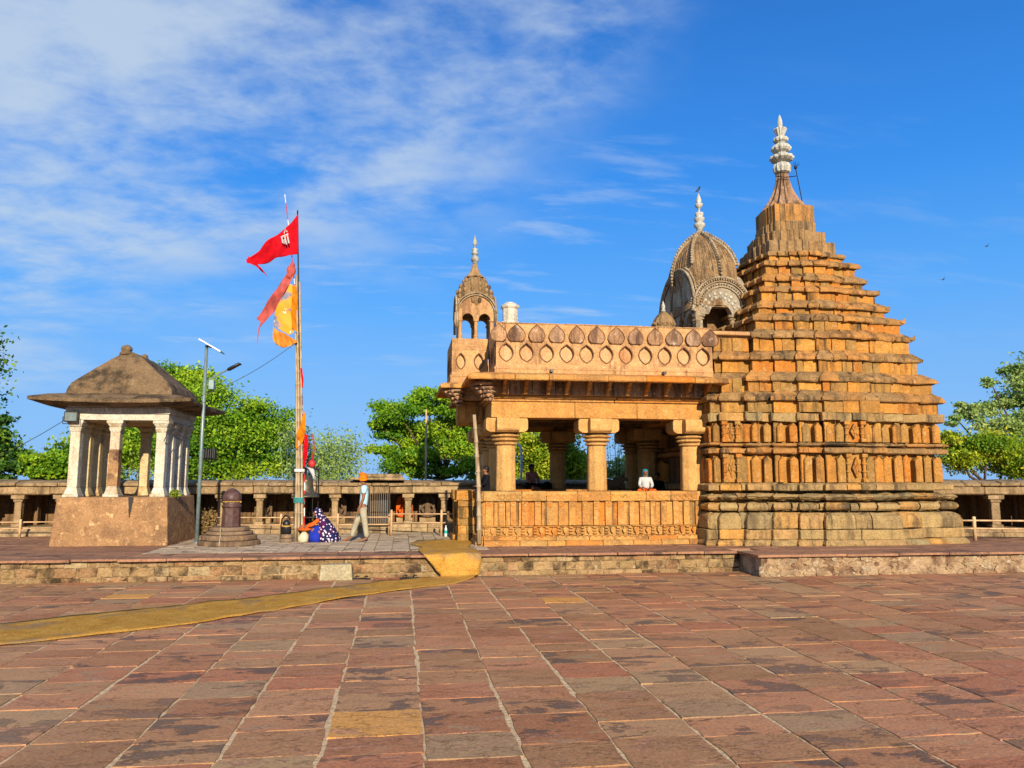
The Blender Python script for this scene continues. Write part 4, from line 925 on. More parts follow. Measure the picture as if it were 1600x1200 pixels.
# vaults and dome
g=MB()
def barrel(c,ax,n,rx,rz,zc,d0,d1,N=20):
    c=Vector(c);ax=Vector(ax);n=Vector(n); A_=[c+ax*rx*math.cos(t)+Vector((0,0,zc+rz*math.sin(t)))for t in [math.pi*q/N for q in range(N+1)]]
    vs=[p+n*d0 for p in A_]+[p+n*d1 for p in A_]; g.add(vs,[(i,i+1,N+2+i,N+1+i) for i in range(N)]+[tuple(range(N+1)),tuple(range(N+1,2*N+2))[::-1]],(.2,.5,.5))
barrel((DX,DY,0),(1,0,0),(0,-1,0),.84,.84,6.98,0,hy-.02); barrel((DX,DY,0),(0,-1,0),(-1,0,0),hy+.02,1.34,7.02,0,hx-.02)
barrel((DX,DY,0),(1,0,0),(0,1,0),.84,.84,6.98,0,hy-.02)
prof=[(6.95,.70,1.36),(7.5,.76,1.42),(8.0,.84,1.42),(8.35,.86,1.32),(8.7,.78,1.12),(8.98,.66,.90),(9.2,.50,.64),(9.38,.33,.40),(9.52,.17,.19),(9.62,.07,.07)]
N=40; vs=[]
def dpt(a,z,off=0.):
    ax_=np.interp(z,[p[0] for p in prof],[p[1] for p in prof])+off; ay_=np.interp(z,[p[0] for p in prof],[p[2] for p in prof])+off
    c,s=math.cos(a),math.sin(a); r=(abs(c)**2.6+abs(s)**2.6)**(-1/2.6); return Vector((DX+c*r*ax_,DY+s*r*ay_,z))
zsn=[6.95+ (9.62-6.95)*(1-(1-i/22)**1.3) for i in range(23)]
for z in zsn:
    for i in range(N): vs.append(dpt(2*math.pi*i/N,z))
g.add(vs,[(j*N+i,j*N+(i+1)%N,(j+1)*N+(i+1)%N,(j+1)*N+i) for j in range(22) for i in range(N)],(.5,.6,.5))
dm=g.build('dome',M_dome,pav,smooth=True)
g=MB()
for k in range(56):     # fine ribs over the shell
    a=2*math.pi*k/56; g.tube([dpt(a,z,.004) for z in (7.5,7.8,8.1,8.4,8.7,8.95,9.2,9.4)],.011,4)
g.build('dome_ribs',M_dome,dm)
g=MB()
def teeth(path,nrm,size,step,h=.05):
    acc=0;path=[Vector(p) for p in path]
    for a,b in zip(path,path[1:]):
        L=(b-a).length; d=(b-a).normalized()
        while acc<L:
            p=a+d*acc; g.ball(tuple(p+Vector(nrm)*h),size,size,size*1.1,n=6,m=4); acc+=step
        acc-=L
for a in (-math.pi/2,math.pi,-2.36,-.78):      # toothed crests
    P=[dpt(a,z,.02) for z in [7.95+.1*i for i in range(17)]]; 
    if a in(-2.36,-.78): P=P[4:]
    g.tube(P,.05,6); P2=[p+(p-Vector((DX,DY,8.0))).normalized()*.07 for p in P]; teeth(P2,(0,0,0),.042,.10,0)
F_=lambda r,rz,off:[Vector((DX+r*math.cos(t),DY-hy-off,6.98+rz*math.sin(t))) for t in [math.pi*q/24 for q in range(25)]]
L_=lambda r,rz,off:[Vector((DX-hx-off,DY-r*math.cos(t),7.02+rz*math.sin(t))) for t in [math.pi*q/30 for q in range(31)]]
for r,off,w in ((.86,.03,.04),(.74,.03,.022),(.58,.03,.02)): g.tube(F_(r,r,off),w,6)
for r,rz,off,w in ((1.50,1.36,.03,.045),(1.36,1.20,.03,.025)): g.tube(L_(r,rz,off),w,6)
teeth(F_(.80,.80,.04),(0,-1,0),.03,.075,.0); teeth(F_(.66,.66,.04),(0,-1,0),.026,.08,.0); teeth(F_(.92,.92,-.05),(0,-1,0),.03,.07,.0)
teeth(L_(1.43,1.28,.04),(-1,0,0),.032,.09,.0); teeth(L_(1.56,1.44,-.03),(-1,0,0),.035,.08,0.)
# inner small arches and rosettes on the side
for c in (-.9,0.,.9):
    for r in (.30,.36): g.tube([Vector((DX-hx-.015,DY+c-r*math.cos(t),6.85+r*1.2*math.sin(t))) for t in [math.pi*q/12 for q in range(13)]],.018,5)
g.tube([Vector((DX-hx-.015,DY-.45*math.cos(t),7.25+.75*math.sin(t))) for t in [math.pi*q/14 for q in range(15)]],.03,5)
# s-curved eaves over the corner
g.tube([Vector((DX-.86,DY-hy-.02,7.0)),Vector((DX-.88,DY-hy-.04,6.9)),Vector((DX-.90,DY-hy+.05,6.86))],.05,6)
g.box(DX-hx-.06,DX+hx+.04,DY-hy-.05,DY-hy+.1,6.70,6.75) if 0 else None
for k in range(5): g.ball((DX-hx-.03,DY-hy-.03,6.86+.09*k),.05,n=8,m=5)
g.build('toothed_mouldings',M_domew,dm,smooth=True)
g=MB()
for r0,r1 in ((.40,.50),(.52,.62)):
    for i in range(9):
        t=.35+i*.3; c=Vector((DX-.06+(r0+r1)/2*math.cos(t),DY-hy-.01,6.80+(r0+r1)/2*math.sin(t))); g.ball(tuple(c),.05,.02,.05,n=7,m=5)
g.build('limewash_rosettes',M_kal,dm,smooth=True)
g=MB(); zt=9.56
y2=lambda y:atY(1092,y,DY).z
g.lathe((DX,DY,0),[(y2(366),.09),(y2(357),.10),(y2(354),.17),(y2(350),.17),(y2(348),.08),(y2(345),.15),(y2(341),.16),(y2(339),.09),(y2(336),.13),(y2(333),.13),(y2(331),.03),(y2(327),.03),(y2(325),.07),(y2(322),.12),(y2(319),.12),(y2(318),.06),(y2(314),.085),(y2(309),.06),(y2(305),.03),(y2(302),.01)],16); g.build('finial',M_kal,dm,smooth=True)
b=thing('bird',tuple(atY(1091,301,DY)),'small black bird perched on the white finial of the large ribbed dome','bird')
p=atY(1091,300,DY)+Vector((0,0,.05)); g=MB(); g.loft([(p.x-.10,DY,p.z-.06,.01,.01),(p.x-.05,DY,p.z-.03,.03,.025),(p.x,DY,p.z+.02,.045,.04),(p.x+.03,DY,p.z+.07,.035,.03),(p.x+.04,DY,p.z+.11,.025,.025),(p.x+.05,DY,p.z+.13,.012,.012)],8); g.tube([(p.x,DY,p.z),(p.x-.01,DY,p.z-.06)],.006,4); g.tube([(p.x+.06,DY,p.z+.11),(p.x+.10,DY,p.z+.10)],[.01,.002],4); g.build('body',M_black,b,smooth=True)
# ================================================================ COIR MAT, BLOCK, SANDALS, BOTTLE
def G0(px,py): p=atZ(px,py,.012); return Vector((p.x,min(p.y,16.86),.02))
prs=[(G0(-260,1003),G0(-260,1041)),(G0(-150,991),G0(-150,1027)),(G0(0,975),G0(0,1009)),(G0(150,960),G0(150,993)),(G0(300,945),G0(300,975)),(G0(450,928),G0(450,951)),(G0(560,914),G0(560,931)),(G0(640,905),G0(665,918)),
 (Vector((.62,16.84,.02)),G0(712,912)),(Vector((.85,16.86,.02)),G0(738,904)),(Vector((.86,16.89,.05)),Vector((1.70,16.86,.05))),(Vector((.70,16.885,.25)),Vector((1.73,16.86,.25))),(Vector((.50,16.88,.485)),Vector((1.75,16.86,.485))),(Vector((.46,17.02,.505)),Vector((1.75,17.0,.505))),
 (Vector((.42,17.8,.50)),Vector((1.70,17.8,.50))),(Vector((.50,18.7,.50)),Vector((1.62,18.7,.50))),(Vector((.25,19.8,.50)),Vector((1.80,19.8,.50))),(Vector((.45,20.8,.50)),Vector((1.95,20.9,.50)))]
g=MB(); NX=12; rows=[]
for (a,b),(c,d) in zip(prs,prs[1:]):
    k=max(2,int(((a-c).length+(b-d).length)/2/.25)); k=min(k,12)
    for i in range(k): t=i/k; rows.append((a.lerp(c,t),b.lerp(d,t)))
rows.append(prs[-1]); vs=[]
for (a,b) in rows:
    for j in range(NX+1):
        t=j/NX; p=a.lerp(b,t); jj=.02 if j in(0,NX) else .006
        rip=.016*math.sin(p.x*3.1+p.y*1.7)+.012*math.sin(p.x*9+2*math.sin(p.y*3))+U(0,.012)
        onw=.06<p.z<.47
        p+=Vector((U(-jj,jj),(-abs(rip)*2-U(0,.012)) if onw else U(-jj,jj),abs(rip)*.8 if not onw else 0)); vs.append(p)
n=NX+1; g.add(vs,[(i*n+j,i*n+j+1,(i+1)*n+j+1,(i+1)*n+j) for i in range(len(rows)-1) for j in range(NX)])
o=g.build('coir_mat',M_coir,smooth=True); m_=o.modifiers.new('thickness','SOLIDIFY'); m_.thickness=.012; m_.offset=1
tag(o,'long ochre coir runner crossing the paving and climbing onto the terrace','mat')
def mesh1(name,mb,mat,label,cat,group=None,**k): o=mb.build(name,mat,None,**k); return tag(o,label,cat,group)
g=MB(); frus(g,-1.31,16.80,.34,.13,0.0,.33,.31,.12); mesh1('stone_block',g,M_block,'pale rectangular stone block set as a step against the terrace wall','stone block',bevel=.02,seg=3)
def sandal(px,ang,label):
    p=atZ(px,902,0); t=thing('sandal',(p.x,16.78,0.01),label,'sandal','sandals left at the foot of the terrace'); c=Vector((p.x,16.80,.012)); a=ang
    def L(u,v,z): return c+Vector((math.cos(a)*u-math.sin(a)*v,math.sin(a)*u+math.cos(a)*v,z))
    g=MB(); poly=[(-.13,-.03),(-.12,.03),(-.02,.035),(.08,.05),(.13,.03),(.14,-.01),(.10,-.045),(0,-.035)]; q=[L(u,v,0) for u,v in poly]; g.prism([(w.x,w.y) for w in q],.010,.034); g.build('sole',M_black,t,bevel=.004)
    g=MB(); g.tube([L(.0,-.045,.03),L(.03,-.02,.065),L(.08,0,.045),L(.03,.03,.065),L(.0,.045,.03)],.010,5); g.build('strap',M_dark,t)
sandal(557,.35,'first black sandal beside the pale stone block, touching its shadow'); sandal(571,-.5,'second black sandal right of the pale stone block, toe turned out')
sandal(632,.7,'black sandal just left of the mat fold, lying askew'); sandal(645,.1,'black sandal nearest the coir mat, strap turned to the wall')
g=MB(); c=atZ(612,908,0); vs=[];nn_=9
for i in range(nn_):
    for j in range(5):
        u=i/(nn_-1)-.5; v=j/4-.5; vs.append((c.x+u*.5+U(-.02,.02),c.y-.1+v*.16*(1-abs(u))+U(-.02,.02),.015+.05*(1-abs(2*v))*(1-abs(2*u))*U(.4,1.3)))
g.add(vs,[(i*5+j,i*5+j+1,(i+1)*5+j+1,(i+1)*5+j) for i in range(nn_-1) for j in range(4)]); o=mesh1('crumpled_cloth',g,plain('brown_rag',(.22,.09,.04),.9),'small crumpled brown rag on the paving left of the mat','cloth',smooth=True); q=o.modifiers.new('t','SOLIDIFY'); q.thickness=.008
p=atZ(696.5,839,TZ); bt=thing('water_bottle',(p.x,p.y,TZ),'clear plastic water bottle with teal label standing on the terrace tiles','bottle')
g=MB(); g.lathe((p.x,p.y,TZ+.012),[(0,.036),(.01,.04),(.19,.04),(.23,.034),(.27,.015),(.29,.014)],12); m=plain('clear_plastic',(.75,.85,.85),.15,spec=.5); g.build('body',m,bt,smooth=True)
g=MB(); g.lathe((p.x,p.y,TZ+.10),[(0,.042),(.09,.042)],12); g.build('label_band',plain('teal_label',(.02,.45,.38),.5),bt); g=MB(); g.lathe((p.x,p.y,TZ+.30),[(0,.017),(.025,.017)],10); g.build('cap',M_wpaint,bt)
# ================================================================ LINGAM
lp=atZ(367,848,TZ); LX,LY=lp.x,20.35; li=thing('stone_lingam',(LX,LY,TZ),'maroon polished lingam banded with yellow on a round stepped stone base','lingam')
g=MB()
for z0,z1,r in ((0,.13,.74),(.13,.26,.66),(.26,.35,.56),(.35,.45,.47)):
    g.lathe((LX,LY,TZ+z0),[(0,r*.97),(.02,r),(z1-z0-.03,r),(z1-z0-.005,r*.96)],36,flute=.012,nf=9)
g.build('stepped_base',M_granite,li)
g=MB(); g.lathe((LX+.02,LY,TZ+.45),[(0,.25),(.03,.235),(.46,.22),(.48,.24)],8,rot=.3); g.build('octagonal_shaft',M_lingam,li,bevel=.01)
g=MB(); g.lathe((LX+.02,LY,TZ+.93),[(0,.235),(.05,.24),(.06,.215),(.14,.215),(.15,.225),(.22,.235),(.30,.22),(.38,.17),(.44,.10),(.47,.02)],24); g.build('rounded_head',M_lingam,li,smooth=True)
g=MB(); g.lathe((LX+.02,LY,TZ+1.06),[(0,.22),(.012,.232),(.025,.22)],24); 
for a in (-2.0,-1.2,-.3): g.ball((LX+.02+.235*math.cos(a),LY+.235*math.sin(a),TZ+1.06),.022,n=6,m=4)
g.build('yellow_band',M_gold,li,smooth=True)
g=MB(); g.tube([(LX-.10,LY-.56,TZ+.46),(LX-.09,LY-.60,TZ+.3),(LX-.08,LY-.70,TZ+.14),(LX-.08,LY-.76,TZ+.02)],.012,5); g.build('pale_drip_line',M_block,li)
# small black shrine
sp=atZ(449,846,TZ); sx,sy=sp.x,21.0; sh=thing('small_black_lingam',(sx,sy,TZ),'small black lingam with brass pot and serpent hood on a dark round drum','lingam')
g=MB(); g.lathe((sx,sy,TZ),[(0,.16),(.02,.17),(.09,.16),(.10,.14),(.12,.17),(.20,.165),(.21,.13)],20); g.build('drum_base',M_granite,sh)
g=MB(); g.lathe((sx,sy,TZ+.21),[(0,.13),(.15,.125),(.17,.135),(.19,.12)],18); g.ball((sx,sy,TZ+.47),.10,.10,.11,n=14,m=10); g.build('black_lingam',M_black,sh,smooth=True)
g=MB(); g.lathe((sx,sy,TZ+.40),[(0,.125),(.02,.13),(.03,.12)],18); g.build('brass_ring',M_gold,sh,smooth=True)
g=MB(); g.tube([(sx-.14,sy+.05,TZ+.1),(sx-.15,sy+.05,TZ+.4),(sx-.12,sy,TZ+.60),(sx-.03,sy-.03,TZ+.69),(sx+.07,sy-.05,TZ+.64),(sx+.10,sy-.06,TZ+.56)],[.016,.016,.018,.026,.03,.01],8); g.build('serpent_hood',M_iron,sh,smooth=True)
# ================================================================ FLAG POLES, BELL, FLAGS
PY=21.2
def pole(name,pts,r,mat,label,cat='pole',bamboo=True,group=None,Y=PY):
    P=[atY(x,y,Y+(dy[0] if dy else 0)) for x,y,*dy in pts]; P[0].z=max(P[0].z,TZ)
    g=MB(); fine=[]
    for a,b in zip(P,P[1:]):
        k=max(1,int((b-a).length/.33))
        for i in range(k): fine.append(a.lerp(b,i/k))
    fine.append(P[-1]); 
    if bamboo:
        q=[];rr=[]
        for i,p in enumerate(fine):
            t=i/len(fine); R_=r*(1-.35*t); d=Vector((0,0,.012)); q+= [p-d*2,p-d,p+d,p+d*2] if 0<i<len(fine)-1 else [p]; rr+= [R_,R_*1.22,R_*1.22,R_] if 0<i<len(fine)-1 else [R_]
        g.tube(q,rr,8)
    else: g.tube(fine,r,8)
    return tag(g.build(name,mat,None,smooth=True),label,cat,group)
pole('bamboo_pole',[(461.5,847),(464,735),(463.5,600),(462,520)],.040,M_bamboo,'left bamboo flag pole of the bundle, the one nearest the little black lingam',group='poles tied together beside the bell')
pole('bamboo_pole',[(466.5,847,-.04),(467,735,-.04),(466.5,600,-.04),(463,430,-.04)],.036,M_bamboo,'middle bamboo pole of the bundle, in front of the other two',group='poles tied together beside the bell')
pole('bamboo_pole',[(472,847),(471.5,735),(470,560),(468,440)],.038,M_bamboo,'right bamboo pole of the bundle, nearest the crouching woman',group='poles tied together beside the bell')
pole('flag_pole',[(469,847,.06),(469,600,.06),(466.5,455,.06),(465,329,.06)],.019,M_iron,'thin dark flag pole that carries the bright red flag at its top',bamboo=False)
st=[(475,847),(476,740),(472,620),(466,500),(459,430),(453,370),(445,304)]
sp_=thing('striped_pole',tuple(atY(475,846,PY+.15)),'thin leaning pole banded in red and white, tallest of the bundle','pole')
P=[atY(x,y,PY+.12) for x,y in st]; fine=[]
for a,b in zip(P,P[1:]):
    k=max(1,int((b-a).length/.22)); fine+= [a.lerp(b,i/k) for i in range(k)]
fine.append(P[-1]); gr=MB(); gw=MB()
for i,(a,b) in enumerate(zip(fine,fine[1:])): (gr if i%3 else gw).tube([a,b],.018*(1-.4*i/len(fine)),7)
gr.build('red_bands',M_red,sp_); gw.build('white_bands',M_wpaint,sp_)
g=MB(); c=atY(468,736,PY); 
for q,(z,rr) in enumerate(((c.z,.12),(c.z+.03,.12))): g.tube([(c.x+rr*math.cos(a),PY+.7*rr*math.sin(a),z) for a in [i*math.pi/8 for i in range(17)]],.028,6)
mesh1('pole_tie',g,M_wpaint,'pale wrapped tie holding the bamboo poles together above the bell','tie',smooth=True)
g=MB(); c=atY(467,781,PY)
for k in range(4): g.tube([(c.x+.125*math.cos(a),PY+.7*.12*math.sin(a),c.z-.06+.035*k+.01*math.sin(3*a)) for a in [i*math.pi/8 for i in range(17)]],.016,6)
g.tube([(c.x+.1,PY-.08,c.z),(c.x+.16,PY-.1,c.z-.06),(c.x+.14,PY-.1,c.z-.14)],.012,5); mesh1('rope_tie',g,M_rope,'teal rope wound round the bamboo poles at bell height','rope',smooth=True)
def rb(pxs,py,Y): return atY(pxs,py,Y)
bl=thing('temple_bell',tuple(atY(477,778,PY+.35)),'large dark bronze bell hanging behind the bamboo poles','bell')
BY=PY+.38; bc=atY(477,777,BY); g=MB(); Hb=atY(477,745,BY).z-bc.z
g.lathe((bc.x,BY,bc.z),[(0,.30),(.0,.36),(.03,.375),(.05,.35),(.10,.27),(.18,.225),(.30,.20),(.40,.19),(.46,.20),(.48,.185),(.53,.16),(.57,.10),(.60,.05)],32); b_=g.build('bell_body',M_bell,bl,smooth=True)
g=MB(); g.tube([(bc.x,BY,bc.z+.58),(bc.x,BY,bc.z+.78)],.03,8); g.tube([(bc.x-.35,BY,bc.z+.76),(bc.x+.36,BY,bc.z+.76)],.03,8); g.build('hanger_bar',M_iron,bl)
g=MB(); g.tube([(bc.x+.30,BY+.42,TZ),(bc.x+.33,BY+.03,bc.z+.78)],.018,8); g.build('support_post',M_iron,bl)
g=MB(); g.tube([(bc.x-.30,BY+.42,TZ),(bc.x-.33,BY+.03,bc.z+.78)],.018,8); g.build('support_post',M_iron,bl)
g=MB(); g.tube([(bc.x,BY,bc.z+.1),(bc.x,BY,bc.z-.06)],.02,6); g.ball((bc.x,BY,bc.z-.08),.045); 
for i in range(9): g.ball((bc.x+.22,BY-.2,bc.z-.03-.05*i),.014,.014,.026,n=6,m=4)
g.build('clapper',M_iron,bl)
g=MB(); g.loft([(bc.x+.05,BY-.05,bc.z+.80,.05,.05),(bc.x+.14,BY-.08,bc.z+.76,.08,.04),(bc.x+.20,BY-.1,bc.z+.62,.05,.03),(bc.x+.23,BY-.1,bc.z+.48,.02,.02)],8); mesh1('white_rag',g,M_wcloth,'white rag knotted over the bar above the bell','cloth',smooth=True)
g=MB(); g.ball((bc.x+.16,BY-.12,bc.z+.90),.10,.08,.11); g.loft([(bc.x+.16,BY-.12,bc.z+.9,.03,.03),(bc.x+.20,BY-.12,bc.z+1.3,.02,.02),(bc.x+.16,BY-.12,bc.z+1.7,.02,.02)],6); mesh1('red_knot',g,M_red,'red knotted cloth ball tied just above the bell','cloth',smooth=True)
def flag(name,top,bot,mat,label,Y=PY,wave=.10,fr=9,nx=40,ny=14,ph=0,tk=.006):
    def samp(pl,t):
        L=[0]
        for a,b in zip(pl,pl[1:]): L.append(L[-1]+math.hypot(b[0]-a[0],b[1]-a[1]))
        s=t*L[-1]
        for i in range(len(pl)-1):
            if s<=L[i+1]+1e-9: k=(s-L[i])/(L[i+1]-L[i]+1e-9); return (pl[i][0]+(pl[i+1][0]-pl[i][0])*k,pl[i][1]+(pl[i+1][1]-pl[i][1])*k)
        return pl[-1]
    vs=[]
    for i in range(nx+1):
        t=i/nx; a=samp(top,t); b=samp(bot,t)
        for j in range(ny+1):
            s=j/ny; x=a[0]+(b[0]-a[0])*s; y=a[1]+(b[1]-a[1])*s; p=atY(x,y,Y); p.y+=wave*min(1,t*2.5)*(math.sin(fr*t+2.2*s+ph)+.45*math.sin(2.3*fr*t-3*s+ph)); vs.append(p)
    g=MB(); g.add(vs,[(i*(ny+1)+j,i*(ny+1)+j+1,(i+1)*(ny+1)+j+1,(i+1)*(ny+1)+j) for i in range(nx) for j in range(ny)]); o=g.build(name,mat,None,smooth=True)
    m=o.modifiers.new('t','SOLIDIFY'); m.thickness=tk; tag(o,label,'flag'); return o,vs,ny
fl,fv,ny=flag('flag',[(466,334),(455,347),(440,361),(422,376),(405,391),(393,399),(384,404)],[(466,397),(452,399),(440,403),(425,407),(408,412),(398,413),(386,411)],M_fred,'bright red triangular flag with white lettering flying from the tallest dark pole',wave=.11,fr=8)
o2,_,_=flag('flag_tail',[(388,400),(394,408),(403,414),(410,421),(417,430)],[(386,411),(391,412),(400,416),(408,423),(416,430)],M_fred,'x',wave=.04,fr=7); o2.name='tail'; del o2['label']; del o2['category']; o2.parent=fl
# lettering on the red flag: three strokes of a Devanagari word, turned with the cloth
g=MB()
def fp(u,v):   # local letter space, px offsets around the word centre, slanted like in the wind
    return atY(446+u*.95+v*.20,374+v-u*.45,PY-.16)
def stroke(pl,w=.020): g.tube([fp(*q) for q in pl],w,5)
stroke([(-6,-6),(6,-6)]); stroke([(0,-6),(0,8)]); stroke([(-5,-6),(-5,3),(-3,5),(-1,3),(-5,0),(0,0)]); stroke([(4,-6),(4,8)]); stroke([(0,-9),(1,-12),(4,-12),(5,-9)],.014); stroke([(2.5,-14),(2.6,-15)],.022)
_o=g.build('lettering',M_wcloth,fl)
flag('flag',[(456,414),(447,428),(436,447),(424,465),(412,480),(400,497)],[(461,428),(456,437),(447,455),(437,472),(425,490),(411,507)],M_fpink,'faded red cloth flag blown down left of the printed saffron flag',wave=.10,fr=7,ph=1)
g=MB(); a=[(409,504),(405,512),(403,522),(402,537)]; g.tube([atY(x,y,PY) for x,y in a],[.03,.02,.015,.008],5); mesh1('cord',g,M_fpink,'thin red cord trailing from the faded red flag','cord')
g=MB(); g.ball(tuple(atY(455,423,PY)),.13,.09,.16,n=9); g.ball(tuple(atY(457,415,PY)),.07,.07,.1,n=8); g.ball(tuple(atY(452,430,PY)),.08,.07,.1,n=8); mesh1('cloth_knot',g,M_fpink,'bunched faded red cloth knotted on the striped pole','cloth')
m=Mat('printed_saffron_cloth',.85,.1); _n=m.noise(3.2,4,.6,dist=.5); _v=m.noise(7,3,.6); _c=m.mix(m.mask(_n,.50,.56),(.86,.30,.03),(.20,.20,.26)); _c=m.mix(m.mask(_v,.62,.66),_c,(.75,.72,.65)); _w=m.noise(1.6,2,.5,sc=(1,1,1.8)); _c=m.mix(m.mask(_w,.56,.50),_c,(.84,.34,.05)); M_print=m.done(_c)
pf,_,_=flag('flag',[(452,443),(447,452),(441,463),(434,478),(429,490),(427,508)],[(457,445),(457,470),(458,495),(459,510),(459,520),(452,524)],M_print,'saffron flag with a dark printed picture hanging in folds on the poles',wave=.05,fr=6,ph=2)
q2,_,_=flag('lower_fold',[(427,500),(428,512),(436,518),(450,524),(464,533)],[(426,530),(431,538),(440,543),(452,541),(465,536)],M_fyel,'x',wave=.07,fr=9,ph=.5,Y=PY-.05); del q2['label']; del q2['category']; q2.parent=pf
flag('flag',[(457,446),(456,470),(455,490),(456,512)],[(463,446),(465,470),(465,495),(464,520)],M_forange,'narrow bright orange flag strip wrapped against the flag pole',wave=.05,fr=8,ph=.3,Y=PY-.08)
flag('flag',[(475,642),(470,660),(464,678),(462,700)],[(478,650),(478,672),(473,690),(464,702)],M_forange,'small orange pennant hanging low on the bamboo poles',wave=.05,fr=8,Y=PY-.1)
flag('flag',[(476,678),(475,695),(473,712),(474,728)],[(481,680),(482,697),(480,712),(476,730)],M_fred,'small bright red cloth strip hanging low on the bamboo poles above the bell',wave=.04,fr=8,Y=PY-.12)
flag('flag',[(469,575),(471,590),(472,605)],[(472,575),(474,590),(474,607)],M_fred,'tiny red cloth scrap tied halfway up the bamboo poles',wave=.02,fr=8,Y=PY-.1,nx=8,ny=3)
# ================================================================ SOLAR STREET LAMP, FLOODLIGHTS, CABLES
lm=thing('solar_street_lamp',(-5.2,21.12,TZ),'grey solar street lamp with tilted panel beside the kiosk','street lamp'); LYp=21.12
a,b=atY(307,849,LYp),atY(323,540,LYp); a.z=TZ; g=MB(); g.tube([a,a.lerp(b,.5),b],[.052,.048,.042],12); g.lathe(tuple(a),[(0,.12),(.02,.12)],10); g.build('pole',M_galv,lm,smooth=True)
p0,p1=atY(314,533,LYp),atY(347,552,LYp); d=(p1-p0); g=MB(); nn2=Vector((0,1,0)); up=d.cross(nn2).normalized(); up=up if up.z>0 else -up
vs=[p0+nn2*.25*s+up*u for s in (-1,1) for u in (0,.03)]+[p1+nn2*.25*s+up*u for s in (-1,1) for u in (0,.03)]
g.add(vs,[(0,2,6,4),(1,5,7,3),(0,4,5,1),(2,3,7,6),(0,1,3,2),(4,6,7,5)]); pn=g.build('panel_frame',M_alu,lm)
vs=[p0.lerp(p1,t)+nn2*.235*s+up*.034 for t in (.03,.97) for s in (-1,1)]; g=MB(); g.add(vs,[(0,1,3,2)]); g.build('solar_cells',M_panel,pn)
g=MB(); g.tube([b,(p0+p1)/2],.03,8); g.build('panel_stem',M_galv,lm,smooth=True); g=MB(); g.tube([atY(326,600,LYp),atY(329,592,LYp),atY(345,583,LYp),atY(358,577,LYp)],.022,8); g.build('arm',M_galv,lm)
g=MB(); h0,h1=atY(355,578,LYp),atY(377,569,LYp); g.loft([(h0.x,LYp,h0.z,.02,.05,1.2),(h0.x+.05,LYp,h0.z+.02,.05,.09,1.2),(h1.x-.06,LYp,h1.z,.045,.09,1.2),(h1.x,LYp,h1.z,.02,.06,1.2)],10); g.build('lamp_head',M_black,lm,smooth=True)
g=MB(); c=atY(331,601,LYp); g.box(c.x-.07,c.x+.07,LYp-.08,LYp+.06,c.z-.13,c.z+.12); g.build('control_box',M_galv,lm,bevel=.01)
def flood(c,yaw,label,sz=.16,m=M_black):
    t=thing('floodlight',tuple(c),label,'floodlight'); d=Vector((math.cos(yaw),math.sin(yaw),0)); n=Vector((d.y,-d.x,0)); c=Vector(c)
    g=MB(); g.xprism([(-sz,-sz*.8),(sz,-sz*.8),(sz,sz*.8),(-sz,sz*.8)],tuple(c-n*.07),tuple(d),(0,0,1),tuple(n*.09)); 
    for k in range(5): g.xprism([(-sz+k*sz*.45,-sz*.7),(-sz+k*sz*.45+.02,-sz*.7),(-sz+k*sz*.45+.02,sz*.7),(-sz+k*sz*.45,sz*.7)],tuple(c-n*.07),tuple(d),(0,0,1),tuple(-n*.05))
    hb=g.build('housing',m,t,bevel=.01); g=MB(); g.xprism([(-sz*.82,-sz*.62),(sz*.82,-sz*.62),(sz*.82,sz*.62),(-sz*.82,sz*.62)],tuple(c+n*.021),tuple(d),(0,0,1),tuple(n*.004)); g.build('glass',plain('grey_lamp_glass',(.16,.20,.20),.2,spec=.6),hb)
    g=MB(); g.tube([c+d*(sz+.02),c+d*(sz+.02)-Vector((0,0,sz*1.1)),c-d*(sz+.02)-Vector((0,0,sz*1.1)),c-d*(sz+.02)],.012,5); g.build('yoke',M_iron,t); return t
flood(atY(111,651,20.38),0.05,'square floodlight fixed at the left corner under the kiosk eave')
flood(atY(330,709,LYp),2.6,'dark floodlight bracketed to the solar lamp pole, facing away',.17); g=MB(); g.tube([atY(316,716,LYp),atY(331,722,LYp),atY(325,730,LYp)],.013,5); mesh1('floodlight_bracket',g,M_iron,'short dark bracket between the lamp pole and its floodlight','bracket')
def cable(p,q,sag,label):
    g=MB(); p=Vector(p);q=Vector(q); g.tube([p.lerp(q,t)-Vector((0,0,sag*4*t*(1-t))) for t in [i/14 for i in range(15)]],.009,4); mesh1('cable',g,M_wire,label,'cable','loose overhead cables')
cable(atY(463,535,PY),(KX+1.1,KY-1.2,3.95),.25,'black cable running from the flag poles down to the kiosk eave')
cable(atY(-60,735,20.6),atY(103,655,20.6),.1,'black cable slanting up from the left edge to the kiosk')
g=MB(); c=atY(272,690,20.4); g.tube([atY(256,690,20.45),atY(264,672,20.4),atY(276,684,20.6),atY(285,688,21.0)],.012,5); mesh1('cable',g,M_wire,'short curled black cable on the kiosk corner pillar','cable','loose overhead cables')
# bamboo pole at the porch
pole('bamboo_pole',[(749,850),(748,760),(744,690),(741,648)],.062,M_bamboo,'stout bamboo pole standing upright against the left corner of the temple porch',Y=19.0+.05)
q=atY(756,719,24.36); nt_=thing('paper_notice',tuple(q),'white paper notice with two dark lines fixed to the porch pillar','notice'); g=MB(); g.box(q.x-.09,q.x+.09,24.33,24.335,q.z-.16,q.z+.16); g.build('sheet',M_paper,nt_)
